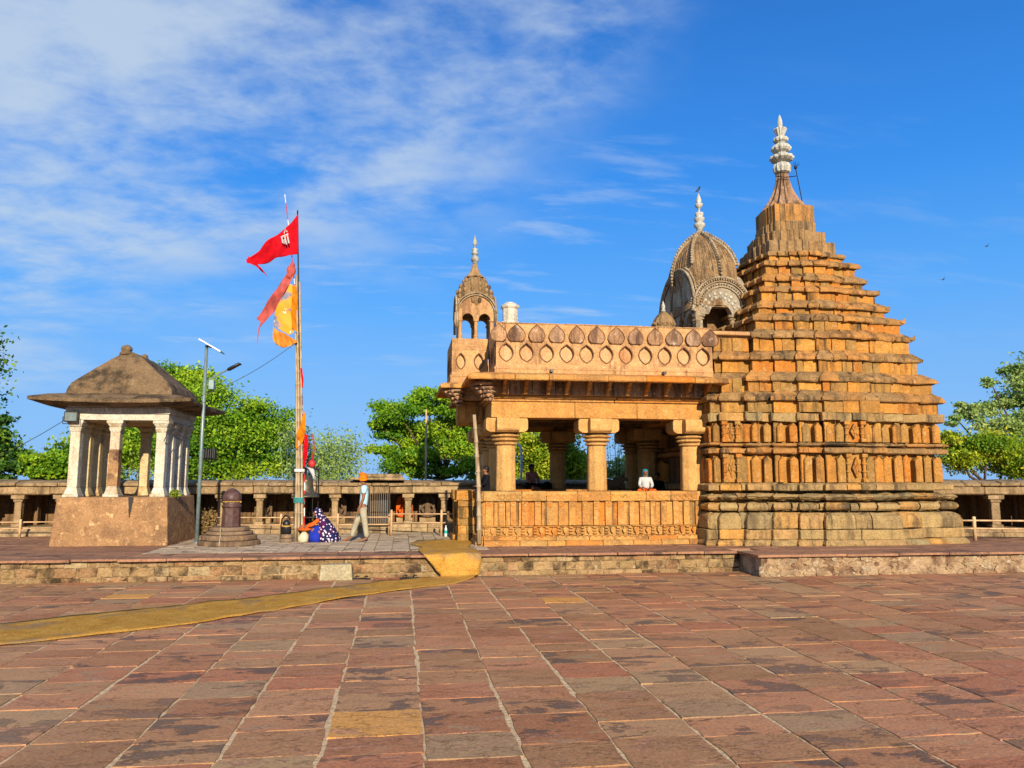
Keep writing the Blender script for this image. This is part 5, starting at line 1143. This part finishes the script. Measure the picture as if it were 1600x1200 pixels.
# ================================================================ PEOPLE
def skinned(name,J,E,mat,parent,root,off=(0,0,0),sc=1.,sub=2):
    ks=list(J); me=bpy.data.meshes.new(name); off=Vector(off)
    me.from_pydata([off+Vector(J[k][:3])*sc for k in ks],[(ks.index(a),ks.index(b)) for a,b in E],[]); o=bpy.data.objects.new(name,me); COL.objects.link(o)
    m=o.modifiers.new('s','SKIN'); m.use_smooth_shade=True
    for i,k in enumerate(ks):
        v=me.skin_vertices[0].data[i]; r=J[k][3]; r=r if isinstance(r,tuple) else (r,r); v.radius=(r[0]*sc,r[1]*sc); v.use_root=(k==root)
    s=o.modifiers.new('u','SUBSURF'); s.levels=sub; s.render_levels=sub
    bpy.context.view_layer.update(); dg=bpy.context.evaluated_depsgraph_get(); nm=bpy.data.meshes.new_from_object(o.evaluated_get(dg)); o.modifiers.clear(); o.data=nm
    nm.materials.clear(); nm.materials.append(mat)
    nm.polygons.foreach_set('use_smooth',[True]*len(nm.polygons))
    if parent is not None: o.parent=parent; o.matrix_parent_inverse=parent.matrix_basis.inverted()
    return o
def chain(*k): return list(zip(k,k[1:]))
def hand(J,E,wr,tag_,dirv,side,r=.0085):
    """five fingers from the palm"""
    w=Vector(J[wr][:3]); d=Vector(dirv).normalized(); s=Vector(side).normalized(); pal=w+d*.07; J[tag_+'p']=(*pal,.024); E.append((wr,tag_+'p'))
    for i,(o,l) in enumerate(((-.03,.062),(-.01,.075),(.012,.070),(.03,.055))):
        a=pal+d*.03+s*o; b=a+d*l*.55+Vector((0,0,-.006)); c=b+d*l*.4+Vector((0,0,-.012)); J[f'{tag_}{i}a']=(*a,r*1.15);J[f'{tag_}{i}b']=(*b,r);J[f'{tag_}{i}c']=(*c,r*.8); E.extend(chain(tag_+'p',f'{tag_}{i}a',f'{tag_}{i}b',f'{tag_}{i}c'))
    a=w+d*.035-s*.035; b=a+d*.03-s*.02; J[tag_+'ta']=(*a,r*1.2);J[tag_+'tb']=(*b,r); E.extend(chain(wr,tag_+'ta',tag_+'tb'))
def head(mb,c,f,s=1.,mats=None,parent=None,beard=False):
    pass
def face_bits(c,f,s,par):    # eyes, brows, mouth on a head of centre c facing f
    f=Vector(f).normalized(); sd_=Vector((f.y,-f.x,0)); c=Vector(c); g=MB()
    for k in (-1,1): g.ball(tuple(c+f*.088*s+sd_*.033*k*s+Vector((0,0,.005))),.011*s,n=6,m=4); g.tube([c+f*.092*s+sd_*.05*k*s+Vector((0,0,.028*s)),c+f*.096*s+sd_*.018*k*s+Vector((0,0,.030*s))],.005*s,4)
    g.tube([c+f*.090*s+sd_*.025*s-Vector((0,0,.058*s)),c+f*.094*s-Vector((0,0,.056*s)),c+f*.090*s-sd_*.025*s-Vector((0,0,.058*s))],.006*s,4); g.build('eyes_and_brows',M_hair,par,smooth=True)
def headJ(J,E,neck,c,f,s=1.):
    c=Vector(c);f=Vector(f).normalized(); up=Vector((0,0,1)); sd_=Vector((f.y,-f.x,0))
    J['jaw']=(*(c-up*.06*s+f*.015*s),(.058*s,.066*s)); J['hd']=(*c,(.078*s,.090*s)); J['cr']=(*(c+up*.07*s-f*.01*s),(.070*s,.078*s)); J['nose']=(*(c-up*.018*s+f*.105*s),.013*s)
    E.extend(chain(neck,'jaw','hd','cr')); E.append(('hd','nose'))
    for k in (-1,1): J[f'ear{k}']=(*(c+sd_*.085*k*s-up*.01*s),.012*s); E.append(('hd',f'ear{k}'))
# ---- standing man in orange turban, walking left, seen from his left
mx,my=atZ(562,848,TZ).x,20.95; mo=(mx,my,TZ)
man=thing('person',mo,'man in orange turban, pale blue T-shirt and khaki trousers walking left on the terrace','person')
J={'pel':(.05,0,.93,(.12,.10)),'wa':(.06,0,1.08,(.115,.095)),'ch':(.07,0,1.30,(.13,.11)),'sh':(.06,0,1.42,(.10,.09)),'nk':(.05,0,1.51,.048),
 'hL':(.04,-.09,.90,.09),'kL':(.10,-.10,.50,.060),'aL':(.17,-.10,.09,.038),'tL':(.03,-.11,.035,.034),'toL':(-.05,-.11,.02,.020),
 'hR':(.04,.09,.90,.09),'kR':(-.12,.10,.50,.060),'aR':(-.25,.10,.10,.038),'tR':(-.40,.11,.035,.034),'toR':(-.48,.11,.02,.020),
 'sL':(.07,-.17,1.42,.060),'eL':(.06,-.23,1.14,.042),'wL':(-.03,-.24,.91,.027),'sR':(.05,.17,1.42,.060),'eR':(.10,.23,1.15,.042),'wR':(.0,.22,.93,.027)}
E=chain('pel','wa','ch','sh','nk')+chain('pel','hL','kL','aL','tL','toL')+chain('pel','hR','kR','aR','tR','toR')+chain('sh','sL','eL','wL')+chain('sh','sR','eR','wR')
headJ(J,E,'nk',(.025,0,1.62),(-1,.35,0)); hand(J,E,'wL','fl',(-.2,0,-1),(1,0,0)); hand(J,E,'wR','fr',(-.2,0,-1),(1,0,0))
skinned('body',J,E,M_skin,man,'pel',mo)
T={k:J[k] for k in J}; T={'wa':(.055,0,.99,(.150,.118)),'ch':(.075,0,1.20,(.150,.120)),'ch2':(.07,0,1.34,(.155,.130)),'sh':(.06,0,1.43,(.115,.105)),'nk':(.052,0,1.475,.064),'hem':(.05,0,.90,(.150,.118)),'sL':(.07,-.165,1.41,.082),'mL':(.065,-.215,1.24,.070),'sR':(.05,.165,1.41,.082),'mR':(.09,.215,1.24,.070)}
skinned('t_shirt',T,chain('hem','wa','ch','ch2','sh','nk')+chain('sh','sL','mL')+chain('sh','sR','mR'),M_tshirt,man,'hem',mo)
T={'w':(.05,0,.96,(.135,.112)),'c':(.05,0,.88,(.130,.115)),'hL':(.045,-.095,.82,.112),'kL':(.105,-.10,.50,.083),'cL':(.13,-.10,.35,.080),'aL':(.17,-.10,.10,.068),'hR':(.035,.095,.82,.112),'kR':(-.12,.10,.50,.083),'cR':(-.17,.10,.35,.078),'aR':(-.245,.10,.11,.066)}
skinned('trousers',T,chain('w','c','hL','kL','cL','aL')+chain('c','hR','kR','cR','aR'),M_khaki,man,'c',mo)
g=MB(); hc=Vector(mo)+Vector((.03,0,1.68)); g.ball(tuple(hc+Vector((0,0,-.005))),.112,.108,.112,n=16,m=10)
for k in range(5): g.tube([hc+Vector((.100*math.cos(t)*(1-.09*k),.098*math.sin(t)*(1-.09*k),-.045+.034*k+.030*math.sin(t+k*1.3))) for t in [i*math.pi/9 for i in range(19)]],.026,6)
g.build('turban',M_turban,man,smooth=True)
g=MB(); g.ball(tuple(Vector(mo)+Vector((.05,0,1.60))),.085,.09,.06); g.build('hair',M_hair,man,smooth=True)
# ---- crouching woman in navy dotted sari, facing left
wx,wy=atZ(503,846,TZ).x,21.05; wo=(wx,wy,TZ)
wom=thing('person',wo,'woman crouching in navy sari with white dots beside the flag poles','person')
J={'pel':(.14,0,.20,.13),'wa':(.10,0,.38,.11),'ch':(-.02,0,.56,.11),'nk':(-.09,0,.68,.045),'hL':(.08,-.12,.20,.09),'kL':(-.24,-.14,.34,.06),'aL':(-.16,-.13,.06,.04),'tL':(-.30,-.13,.03,.03),'hR':(.08,.12,.20,.09),'kR':(-.24,.14,.34,.06),'aR':(-.16,.13,.06,.04),'tR':(-.30,.13,.03,.03),
 'sL':(-.04,-.14,.60,.05),'eL':(-.24,-.16,.44,.035),'wL':(-.42,-.10,.40,.024),'sR':(-.04,.14,.60,.05),'eR':(-.24,.16,.44,.035),'wR':(-.42,.08,.40,.024)}
E=chain('pel','wa','ch','nk')+chain('pel','hL','kL','aL','tL')+chain('pel','hR','kR','aR','tR')+chain('ch','sL','eL','wL')+chain('ch','sR','eR','wR')
headJ(J,E,'nk',(-.15,0,.765),(-1,-.2,-.3),.95); hand(J,E,'wL','fl',(-1,0,-.1),(0,0,1)); hand(J,E,'wR','fr',(-1,0,-.1),(0,0,1))
skinned('body',J,E,M_skin,wom,'pel',wo)
m=Mat('dotted_navy_sari',.8,.15); v=m.n('ShaderNodeTexVoronoi'); v.inputs['Scale'].default_value=13; v.inputs['Randomness'].default_value=.6; m.l(m.pos,v.inputs['Vector']); k_=m.mask(v.outputs['Distance'],.34,.29); n_=m.noise(3,3,.5); M_sari=m.done(m.mix(k_,m.mix(m.mask(n_,.52,.58),(.012,.014,.07),(.06,.008,.06)),(.80,.62,.70)),m.bump(m.noise(9,3),.03,.6))
g=MB(); O=Vector(wo)
g.loft([(O.x+.16,O.y,O.z+.0,.32,.27),(O.x+.17,O.y,O.z+.08,.33,.28),(O.x+.14,O.y,O.z+.25,.27,.25),(O.x+.09,O.y,O.z+.42,.21,.23),(O.x+.01,O.y,O.z+.56,.17,.21),(O.x-.05,O.y,O.z+.66,.125,.15),(O.x-.09,O.y,O.z+.73,.115,.12),(O.x-.115,O.y,O.z+.80,.105,.112),(O.x-.125,O.y,O.z+.86,.075,.08),(O.x-.13,O.y,O.z+.885,.03,.03)],24); g.build('sari_veil',M_sari,wom,smooth=True)
g=MB(); g.loft([(O.x-.12,O.y-.02,O.z+.0,.22,.22),(O.x-.14,O.y-.02,O.z+.18,.19,.20),(O.x-.14,O.y-.02,O.z+.32,.17,.19),(O.x-.06,O.y,O.z+.42,.12,.16)],18); g.build('skirt_folds',M_blue,wom,smooth=True)
T={'s':(-.06,-.15,.59,.062),'e':(-.25,-.165,.44,.052),'w':(-.38,-.12,.41,.04)}; skinned('left_sleeve',T,chain('s','e','w'),M_ora,wom,'s',wo)
T={'s':(-.06,.13,.59,.062),'e':(-.25,.15,.46,.052),'w':(-.38,.09,.42,.04)}; skinned('right_sleeve',T,chain('s','e','w'),M_ora,wom,'s',wo)
g=MB(); c=atZ(477,845,TZ); g.loft([(c.x,20.95,TZ,.13,.10),(c.x,20.95,TZ+.12,.14,.11),(c.x+.02,20.95,TZ+.22,.09,.08),(c.x+.02,20.95,TZ+.27,.04,.04)],12); mesh1('cloth_bundle',g,plain('cream_cloth',(.62,.55,.36),.9),'cream cloth bundle on the tiles between the poles and the crouching woman','bundle',smooth=True)
g=MB(); g.lathe((c.x+.03,21.0,TZ+.28),[(0,.10),(.03,.17),(.06,.19),(.07,.17)],14); g.ball((c.x-.03,21.0,TZ+.38),.07,n=8); g.ball((c.x+.09,20.98,TZ+.37),.06,n=8); mesh1('offering_tray',g,M_ora,'orange red heap of offerings at the foot of the poles','offerings',smooth=True)
# ---- seated people in the porch
def sitter(o,f,label,top,hairm=M_hair,s=1.,veil=None,lean=0.,pants=M_dark,turn=None):
    """cross-legged figure sitting at o facing unit vector f"""
    t=thing('person',o,label,'person'); f=Vector((*f,0)).normalized(); sd_=Vector((f.y,-f.x,0)); 
    def V(a,b,c): q=f*a+sd_*b; return (q.x,q.y,c)
    J={'pel':(*V(0,0,.10),(.13,.11)),'wa':(*V(.02+lean*.3,0,.28),(.11,.09)),'ch':(*V(.02+lean*.7,0,.46),(.12,.10)),'nk':(*V(.03+lean,0,.60),.047)}
    for k,n_ in ((-1,'L'),(1,'R')):
        J['h'+n_]=(*V(.06,.10*k,.09),.085); J['k'+n_]=(*V(.30,.30*k,.12),.06); J['a'+n_]=(*V(.36,-.05*k,.05),.04); J['t'+n_]=(*V(.34,-.18*k,.04),.033)
        J['s'+n_]=(*V(.02+lean*.8,.16*k,.53),.055); J['e'+n_]=(*V(.12+lean*.5,.22*k,.30),.04); J['w'+n_]=(*V(.30,.10*k,.22),.026)
    E=chain('pel','wa','ch','nk')
    for n_ in 'LR': E+=chain('pel','h'+n_,'k'+n_,'a'+n_,'t'+n_)+chain('ch','s'+n_,'e'+n_,'w'+n_)
    ff=Vector((*(turn or (f.x,f.y)),0)); hc=Vector(V(.045+lean*1.1,0,.72)); headJ(J,E,'nk',tuple(hc),tuple(ff),1.0)
    for n_ in 'LR': hand(J,E,'w'+n_,'f'+n_,tuple(f),tuple(sd_))
    skinned('body',J,E,M_skin,t,'pel',o,s)
    face_bits(Vector(o)+hc*s,ff,s,t)
    T={'hem':(*V(.01,0,.12),(.155,.13)),'ch':(*V(.03+lean*.6,0,.40),(.15,.125)),'sh':(*V(.03+lean*.9,0,.53),(.11,.09)),'nk':(*V(.03+lean,0,.575),.06)}
    for k,n_ in ((-1,'L'),(1,'R')): T['s'+n_]=(*V(.02+lean*.8,.16*k,.52),.075); T['e'+n_]=(*V(.12+lean*.5,.22*k,.30),.058); T['w'+n_]=(*V(.25,.13*k,.235),.042)
    skinned('shirt',T,chain('hem','ch','sh','nk')+chain('sh','sL','eL','wL')+chain('sh','sR','eR','wR'),top,t,'hem',o,s)
    T={'p':(*V(0,0,.08),(.15,.13))}
    for k,n_ in ((-1,'L'),(1,'R')): T['h'+n_]=(*V(.08,.11*k,.10),.10); T['k'+n_]=(*V(.30,.30*k,.12),.078); T['a'+n_]=(*V(.35,0,.06),.055) if k<0 else (*V(.31,.03,.07),.055)
    skinned('trousers',T,chain('p','hL','kL','aL')+chain('p','hR','kR','aR'),pants,t,'p',o,s)
    g=MB(); H=Vector(o)+hc*s
    if veil is None:
        c=H+(-ff*.018+Vector((0,0,.045)))*s; g.ball(tuple(c),.100*s,.100*s,.092*s,n=14,m=9); g.ball(tuple(H+(-ff*.04+Vector((0,0,-.01)))*s),.078*s,.078*s,.08*s,n=12,m=8); g.build('hair',M_hair,t,smooth=True)
    else:
        c=H+(-ff*.03+Vector((0,0,.03)))*s; B=-ff
        g.loft([(c.x,c.y,c.z+.10*s,.03*s,.03*s),(c.x+B.x*.01,c.y+B.y*.01,c.z+.08*s,.085*s,.09*s),(c.x+B.x*.02,c.y+B.y*.02,c.z+.0*s,.105*s,.11*s),(c.x+B.x*.05,c.y+B.y*.05,c.z-.12*s,.10*s,.12*s),(c.x+B.x*.09,c.y+B.y*.09,c.z-.26*s,.09*s,.17*s),(c.x+B.x*.08,c.y+B.y*.08,c.z-.5*s,.08*s,.17*s)],16); g.build('head_scarf',veil,t,smooth=True)
    return t
sitter((atY(761,740,20.0).x,20.0,1.74),(-1,-.15),'young man in black jacket sitting at the left end of the porch',M_dark,s=.84)
sitter((atY(830,740,24.6).x,24.6,1.80),(.35,-1),'man in salmon shirt sitting in shade between the first two porch pillars',M_pink,s=.95,turn=(.8,-.6))
sitter((atY(1008,740,20.12).x,20.12,1.70),(-.15,-1),'woman with teal head scarf and white top sitting behind the porch wall',M_wcloth,s=.80,veil=M_teal,pants=M_ora)
sitter((atY(1027,740,22.0).x,22.0,1.55),(-.6,-1),'dim figure sitting deep in the dark porch behind the woman in teal scarf',M_dark,s=.9)
g=MB(); g.box(2.3,7.6,19.88,20.45,1.13,1.69); g.box(6.6,7.6,21.7,22.4,1.13,1.54); g.build('inner_step',M_porch,tem,bevel=.01)
# bags and bull statue in the porch
q=atY(853,760,24.4); g=MB(); g.loft([(q.x,24.4,1.80,.20,.14),(q.x,24.4,1.88,.21,.14),(q.x+.03,24.4,1.98,.15,.10),(q.x+.05,24.4,2.04,.05,.04)],12); mesh1('bag',g,M_dark,'dark cloth bag on the porch seat right of the man in the salmon shirt','bag',smooth=True)
bu=thing('bull_statue',(atY(958,760,22.6).x,22.6,1.13),'black stone bull statue lying inside the porch between the second and third pillars','statue'); bx_=atY(958,760,22.6).x
g=MB(); g.box(bx_-.5,bx_+.5,22.3,22.9,1.13,1.78); g.build('pedestal',M_statue,bu,bevel=.015)
g=MB(); z=1.78; g.loft([(bx_-.42,22.6,z+.06,.02,.04,1.4),(bx_-.38,22.6,z+.14,.12,.13,1.4),(bx_-.2,22.6,z+.17,.16,.17,1.45),(bx_+.02,22.6,z+.17,.155,.16,1.5),(bx_+.16,22.6,z+.22,.16,.14,1.2),(bx_+.26,22.6,z+.31,.10,.09,.9),(bx_+.34,22.6,z+.36,.075,.075,1.1),(bx_+.44,22.6,z+.33,.05,.05,1.5),(bx_+.47,22.6,z+.32,.03,.03,1.5)],14)
for s in (-1,1): g.tube([(bx_+.33,22.6+.05*s,z+.40),(bx_+.33,22.6+.09*s,z+.47),(bx_+.36,22.6+.06*s,z+.52)],[.02,.015,.005],6); g.tube([(bx_+.15,22.6+.13*s,z+.10),(bx_+.34,22.6+.12*s,z+.06),(bx_+.22,22.6+.1*s,z+.03)],[.05,.035,.025],6); g.tube([(bx_-.28,22.6+.14*s,z+.08),(bx_-.12,22.6+.18*s,z+.05),(bx_-.25,22.6+.18*s,z+.03)],[.07,.045,.03],6)
g.ball((bx_+.08,22.6,z+.33),.08,.07,.06,n=8,m=5); g.build('bull_figure',plain('black_oiled_stone',(.004,.004,.004),.95,spec=.05),bu,smooth=True)
q=atY(978,760,22.1); g=MB(); g.lathe((q.x,22.15,1.70),[(0,.03),(.12,.03),(.13,.02),(.15,.005)],8); mesh1('white_candle',g,M_wpaint,'small white candle-like stub beside the bull statue','candle') if 0 else None
# ================================================================ POLES AND LAMP BEYOND THE CLOISTER
ol=thing('street_lamp',tuple(atY(815,768,29)),'white curved street lamp beyond the cloister, seen between the first two porch pillars','street lamp'); a=atY(814.5,775,29); a.z=-.05
g=MB(); P=[a]+[atY(x,y,29) for x,y in ((814.5,705),(813.5,699),(810,695),(805,692.5))]; g.tube(P,.045,8); g.build('post',M_wpaint,ol,smooth=True); g=MB(); q=P[-1]; g.loft([(q.x+.05,29,q.z,.02,.05,1.2),(q.x-.1,29,q.z,.04,.08,1.3),(q.x-.3,29,q.z-.02,.02,.05,1.4)],8); g.build('lamp_head',M_wpaint,ol,smooth=True)
a=atY(666,740,30); g=MB(); g.tube([(a.x,30,-.05),atY(666,640,30)],.04,6); mesh1('thin_pole',g,M_rail,'thin pale pole standing beyond the cloister before the middle tree','pole')
# ================================================================ TREES AND PLANTS
NR=np.random.default_rng(11)
def leaves(name,mat,parent,pts,size,tr,flat=.12):
    n=len(pts); a=NR.normal(size=(n,3)); a[:,2]+=flat*1.5; a/=np.linalg.norm(a,axis=1)[:,None]; b=NR.normal(size=(n,3)); u=np.cross(a,b); u/=np.linalg.norm(u,axis=1)[:,None]; w=np.cross(a,u); s=size*NR.uniform(.55,1.25,(n,1)); u*=s; w*=s*.62
    v=np.stack([pts-u,pts+w,pts+u,pts-w],1).reshape(-1,3).astype(np.float32)
    me=bpy.data.meshes.new(name); me.vertices.add(4*n); me.vertices.foreach_set('co',v.ravel()); me.loops.add(4*n); me.loops.foreach_set('vertex_index',np.arange(4*n,dtype=np.int32)); me.polygons.add(n); me.polygons.foreach_set('loop_start',np.arange(0,4*n,4,dtype=np.int32)); me.update(calc_edges=True)
    at=me.attributes.new('tint','FLOAT_COLOR','FACE'); c=np.ones((n,4),dtype=np.float32); c[:,0]=np.clip(tr,0,1); c[:,1]=NR.uniform(0,1,n); c[:,2]=NR.uniform(0,1,n); at.data.foreach_set('color',c.ravel()); me.materials.append(mat)
    o=bpy.data.objects.new(name,me); COL.objects.link(o)
    if parent is not None: o.parent=parent; o.matrix_parent_inverse=parent.matrix_basis.inverted()
    return o
def tree(name,label,Y,trunk,blobs,nleaf,mat,size=.12,cat='tree',sub=16,sig=.42,thick=.22,group='trees beyond the cloister',gz=-.05,bmat=None,depth=1.,twig=1.):
    k=Y/1200.*1.02
    base=atY(trunk,750,Y); base.z=gz; t=thing(name,tuple(base),label,cat,group)
    C=[]; 
    for (x,y,rx,ry) in blobs: c=atY(x,y,Y); C.append((Vector((c.x,Y+NR.uniform(-1,1)*rx*k*.5*depth,c.z)),rx*k,ry*k))
    area=np.array([a*b for _,a,b in C]); tot=area.sum(); allp=[];tr=[]; g=MB(); zc=np.mean([c.z for c,_,_ in C]); fork=Vector((base.x,Y,gz+(zc-gz)*.55))
    g.tube([base,base.lerp(fork,.5)+Vector((.15,0,0)),fork],[thick,thick*.8,thick*.62],9)
    for (c,rx,ry),ar in zip(C,area):
        m=max(3,int(sub*(ar/tot)*len(C)*.9)); n=int(nleaf*ar/tot)
        mid=fork.lerp(c,.5)+Vector((NR.uniform(-.3,.3),NR.uniform(-.3,.3),-abs(NR.uniform(0,.5)))); g.tube([fork,mid,c],[thick*.42,thick*.24,thick*.10],6)
        cent=NR.normal(size=(m,3)); cent/=np.linalg.norm(cent,axis=1)[:,None]; cent*=NR.uniform(.35,1.,(m,1))**.6; cent*=np.array([rx,(rx+ry)/2*depth,ry]); cent+=np.array(c)
        for q in cent[:int(m*twig)]:
            qv=Vector(q); g.tube([c,c.lerp(qv,.55)+Vector((0,0,-.08)),qv],[thick*.10,thick*.06,.008],4)
        sg=sig*min(rx,ry); w=NR.uniform(.5,1.5,m); w/=w.sum(); idx=NR.choice(m,size=n,p=w); off=NR.normal(size=(n,3))*np.array([sg*1.15,sg*1.15,sg*.55]); allp.append(cent[idx]+off); ct=NR.uniform(-.05,1.05,m); tr.append(ct[idx]+NR.normal(size=n)*.12)
    g.build('trunk',bmat or M_bark,t,smooth=True); leaves('crown',mat,t,np.concatenate(allp),size,np.concatenate(tr)); return t
tree('tree','big bright green spreading tree behind the kiosk and solar lamp',33,345,[(268,592,26,22),(300,596,34,24),(250,640,34,34),(320,625,44,34),(372,640,34,24),(215,690,34,46),(290,680,40,40),(350,680,50,36),(405,675,40,30),(435,665,22,30),(300,725,46,30),(380,722,56,30),(440,715,22,32),(170,700,30,40)],60000,M_leafb,.072)
tree('tree','rounded bright green tree between the walking man and the porch',33,690,[(622,645,34,22),(665,628,36,18),(705,632,34,22),(735,650,30,30),(598,670,22,16),(640,680,34,24),(690,672,40,26),(730,700,32,36),(598,710,22,14),(640,722,40,24),(690,722,28,20),(735,735,26,16)],46000,M_leafb,.072,sig=.33)
tree('tree','yellow green tree seen through the porch between the first two pillars',36,840,[(822,690,22,26),(850,710,24,30),(830,735,30,22),(880,700,20,30),(898,725,22,26),(870,740,30,18)],22000,M_leafy,.08)
tree('tree','pale green shrubby tree seen through the porch right of the dark pillar',38,930,[(905,738,26,18),(940,742,26,14),(975,735,26,20),(1000,745,20,14)],5000,M_leafg,.09,twig=1.)
tree('tree','tall leafy tree at the right edge behind the temple tower',31,1600,[(1590,580,26,16),(1545,598,16,10),(1565,625,34,18),(1600,615,40,30),(1520,640,26,12),(1545,660,36,20),(1590,665,36,22),(1500,655,20,12),(1640,600,50,50),(1650,690,60,50)],34000,M_leafg,.075,sig=.34)
tree('tree','low dense yellow green tree above the cloister roof at the right edge',28,1550,[(1500,715,30,24),(1535,700,34,26),(1575,715,38,30),(1610,725,40,26),(1480,690,14,18)],28000,M_leafy,.065)
tree('tree','dark tall tree cut by the left edge of the picture',27,-75,[(-26,520,20,17),(-75,560,40,60),(-28,578,12,9),(-18,604,12,7),(-6,668,22,17),(-32,700,38,34),(18,708,16,20),(4,734,38,16),(-100,640,50,80)],44000,M_leafd,.075,sig=.36)
tree('tree','small bright bush-like tree between the dark tree and the kiosk',27,85,[(70,722,22,16),(98,728,18,20),(85,742,30,12)],10000,M_leafb,.065)
tree('tree','distant green trees seen through the kiosk pillars',38,160,[(130,720,30,34),(165,730,30,30)],5000,M_leafb,.11)
# feathery bamboo clump
def feathery(label,Y,px0,px1,top,n,mat,size=.06,per=90,group='trees beyond the cloister',cat='bamboo',leafm=True):
    b=atY((px0+px1)/2,752,Y); b.z=-.05; t=thing('bamboo_clump' if cat=='bamboo' else 'bare_shrub',tuple(b),label,cat,group); g=MB(); P=[];T=[]
    for i in range(n):
        x0=NR.uniform(px0,px1); lean=NR.uniform(-14,14); ty=top+NR.uniform(0,45); s=atY(x0*.5+(px0+px1)/4,800,Y+NR.uniform(-1,1)); s.z=0; e=atY(x0+lean,ty,Y+NR.uniform(-1.,1.)); m=s.lerp(e,.6)+Vector((-(lean)*.006,0,.2)); pts=[s.lerp(m,t_).lerp(m.lerp(e,t_),t_) for t_ in [q/10 for q in range(11)]]; g.tube(pts,[.018-.0013*q for q in range(11)],4)
        for q in range(per):
            t_=NR.uniform(.35,1.0); p=s.lerp(m,t_).lerp(m.lerp(e,t_),t_); P.append(np.array(p)+NR.normal(size=3)*np.array([.24,.24,.16])); T.append(NR.uniform(0,1))
    g.build('stems',M_leafg if leafm else M_bark,t); leaves('foliage',mat,t,np.array(P),size,np.array(T))
feathery('feathery grey green bamboo clump behind the bell and the walking man',31,478,562,668,60,M_leafg,.06,95)
feathery('wispy bamboo rising left of the middle tree at the edge of the big tree',31,440,475,645,16,M_leafg,.055,80)
feathery('bare twiggy shrub seen through the porch between the second pillar and the dark end',30,935,1000,672,34,M_leafg,.05,22,cat='shrub',leafm=False)
feathery('thin bare stems seen between the kiosk and the big tree',30,150,240,690,12,M_leafg,.05,40,cat='shrub',leafm=False)
# dry bush beside the lamp, weed on the kiosk plinth
def bush(c,r,h,n,mat,label,size=.04,name='dry_bush'):
    t=thing(name,c,label,'bush'); g=MB(); P=[];T=[]; c=Vector(c)
    for i in range(34):
        a=NR.uniform(0,6.28); e=c+Vector((r*math.cos(a)*NR.uniform(.3,1),r*math.sin(a)*NR.uniform(.3,1),h*NR.uniform(.5,1.05))); g.tube([c,c.lerp(e,.5)+Vector((0,0,.05)),e],[.012,.008,.003],4)
        for q in range(n//34): t_=NR.uniform(.4,1.05); P.append(np.array(c.lerp(e,t_))+NR.normal(size=3)*.035); T.append(NR.uniform(0,1))
    g.build('stems',M_bark,t); leaves('foliage',mat,t,np.array(P),size,np.array(T))
bush(tuple(atZ(319,847,TZ)+Vector((0,.2,0))),.30,.80,1500,M_dry,'dry brown bush growing at the foot of the solar lamp pole')
bush(tuple(Vector((KX+1.25,KY-.6,1.62))),.16,.22,300,M_leafy,'small yellow green weed growing on the right shoulder of the kiosk plinth',.03,'weed')
# birds in the sky
for px,py,l in ((1541,385,'tiny bird high in the blue sky at the right edge'),(1473,437,'tiny bird in the sky just right of the tower top, lower of the two')):
    p=atY(px,py,60); g=MB(); g.loft([(p.x-.2,60,p.z,.01,.01,1.5),(p.x,60,p.z,.05,.05,1.5),(p.x+.18,60,p.z,.01,.01,1.5)],6); g.add([(p.x-.05,60,p.z),(p.x+.08,60,p.z),(p.x-.02,59.6,p.z+.15)],[(0,1,2)]); g.add([(p.x-.05,60,p.z),(p.x+.08,60,p.z),(p.x-.02,60.4,p.z+.15)],[(0,1,2)]); tag(g.build('bird',M_black),l,'bird')
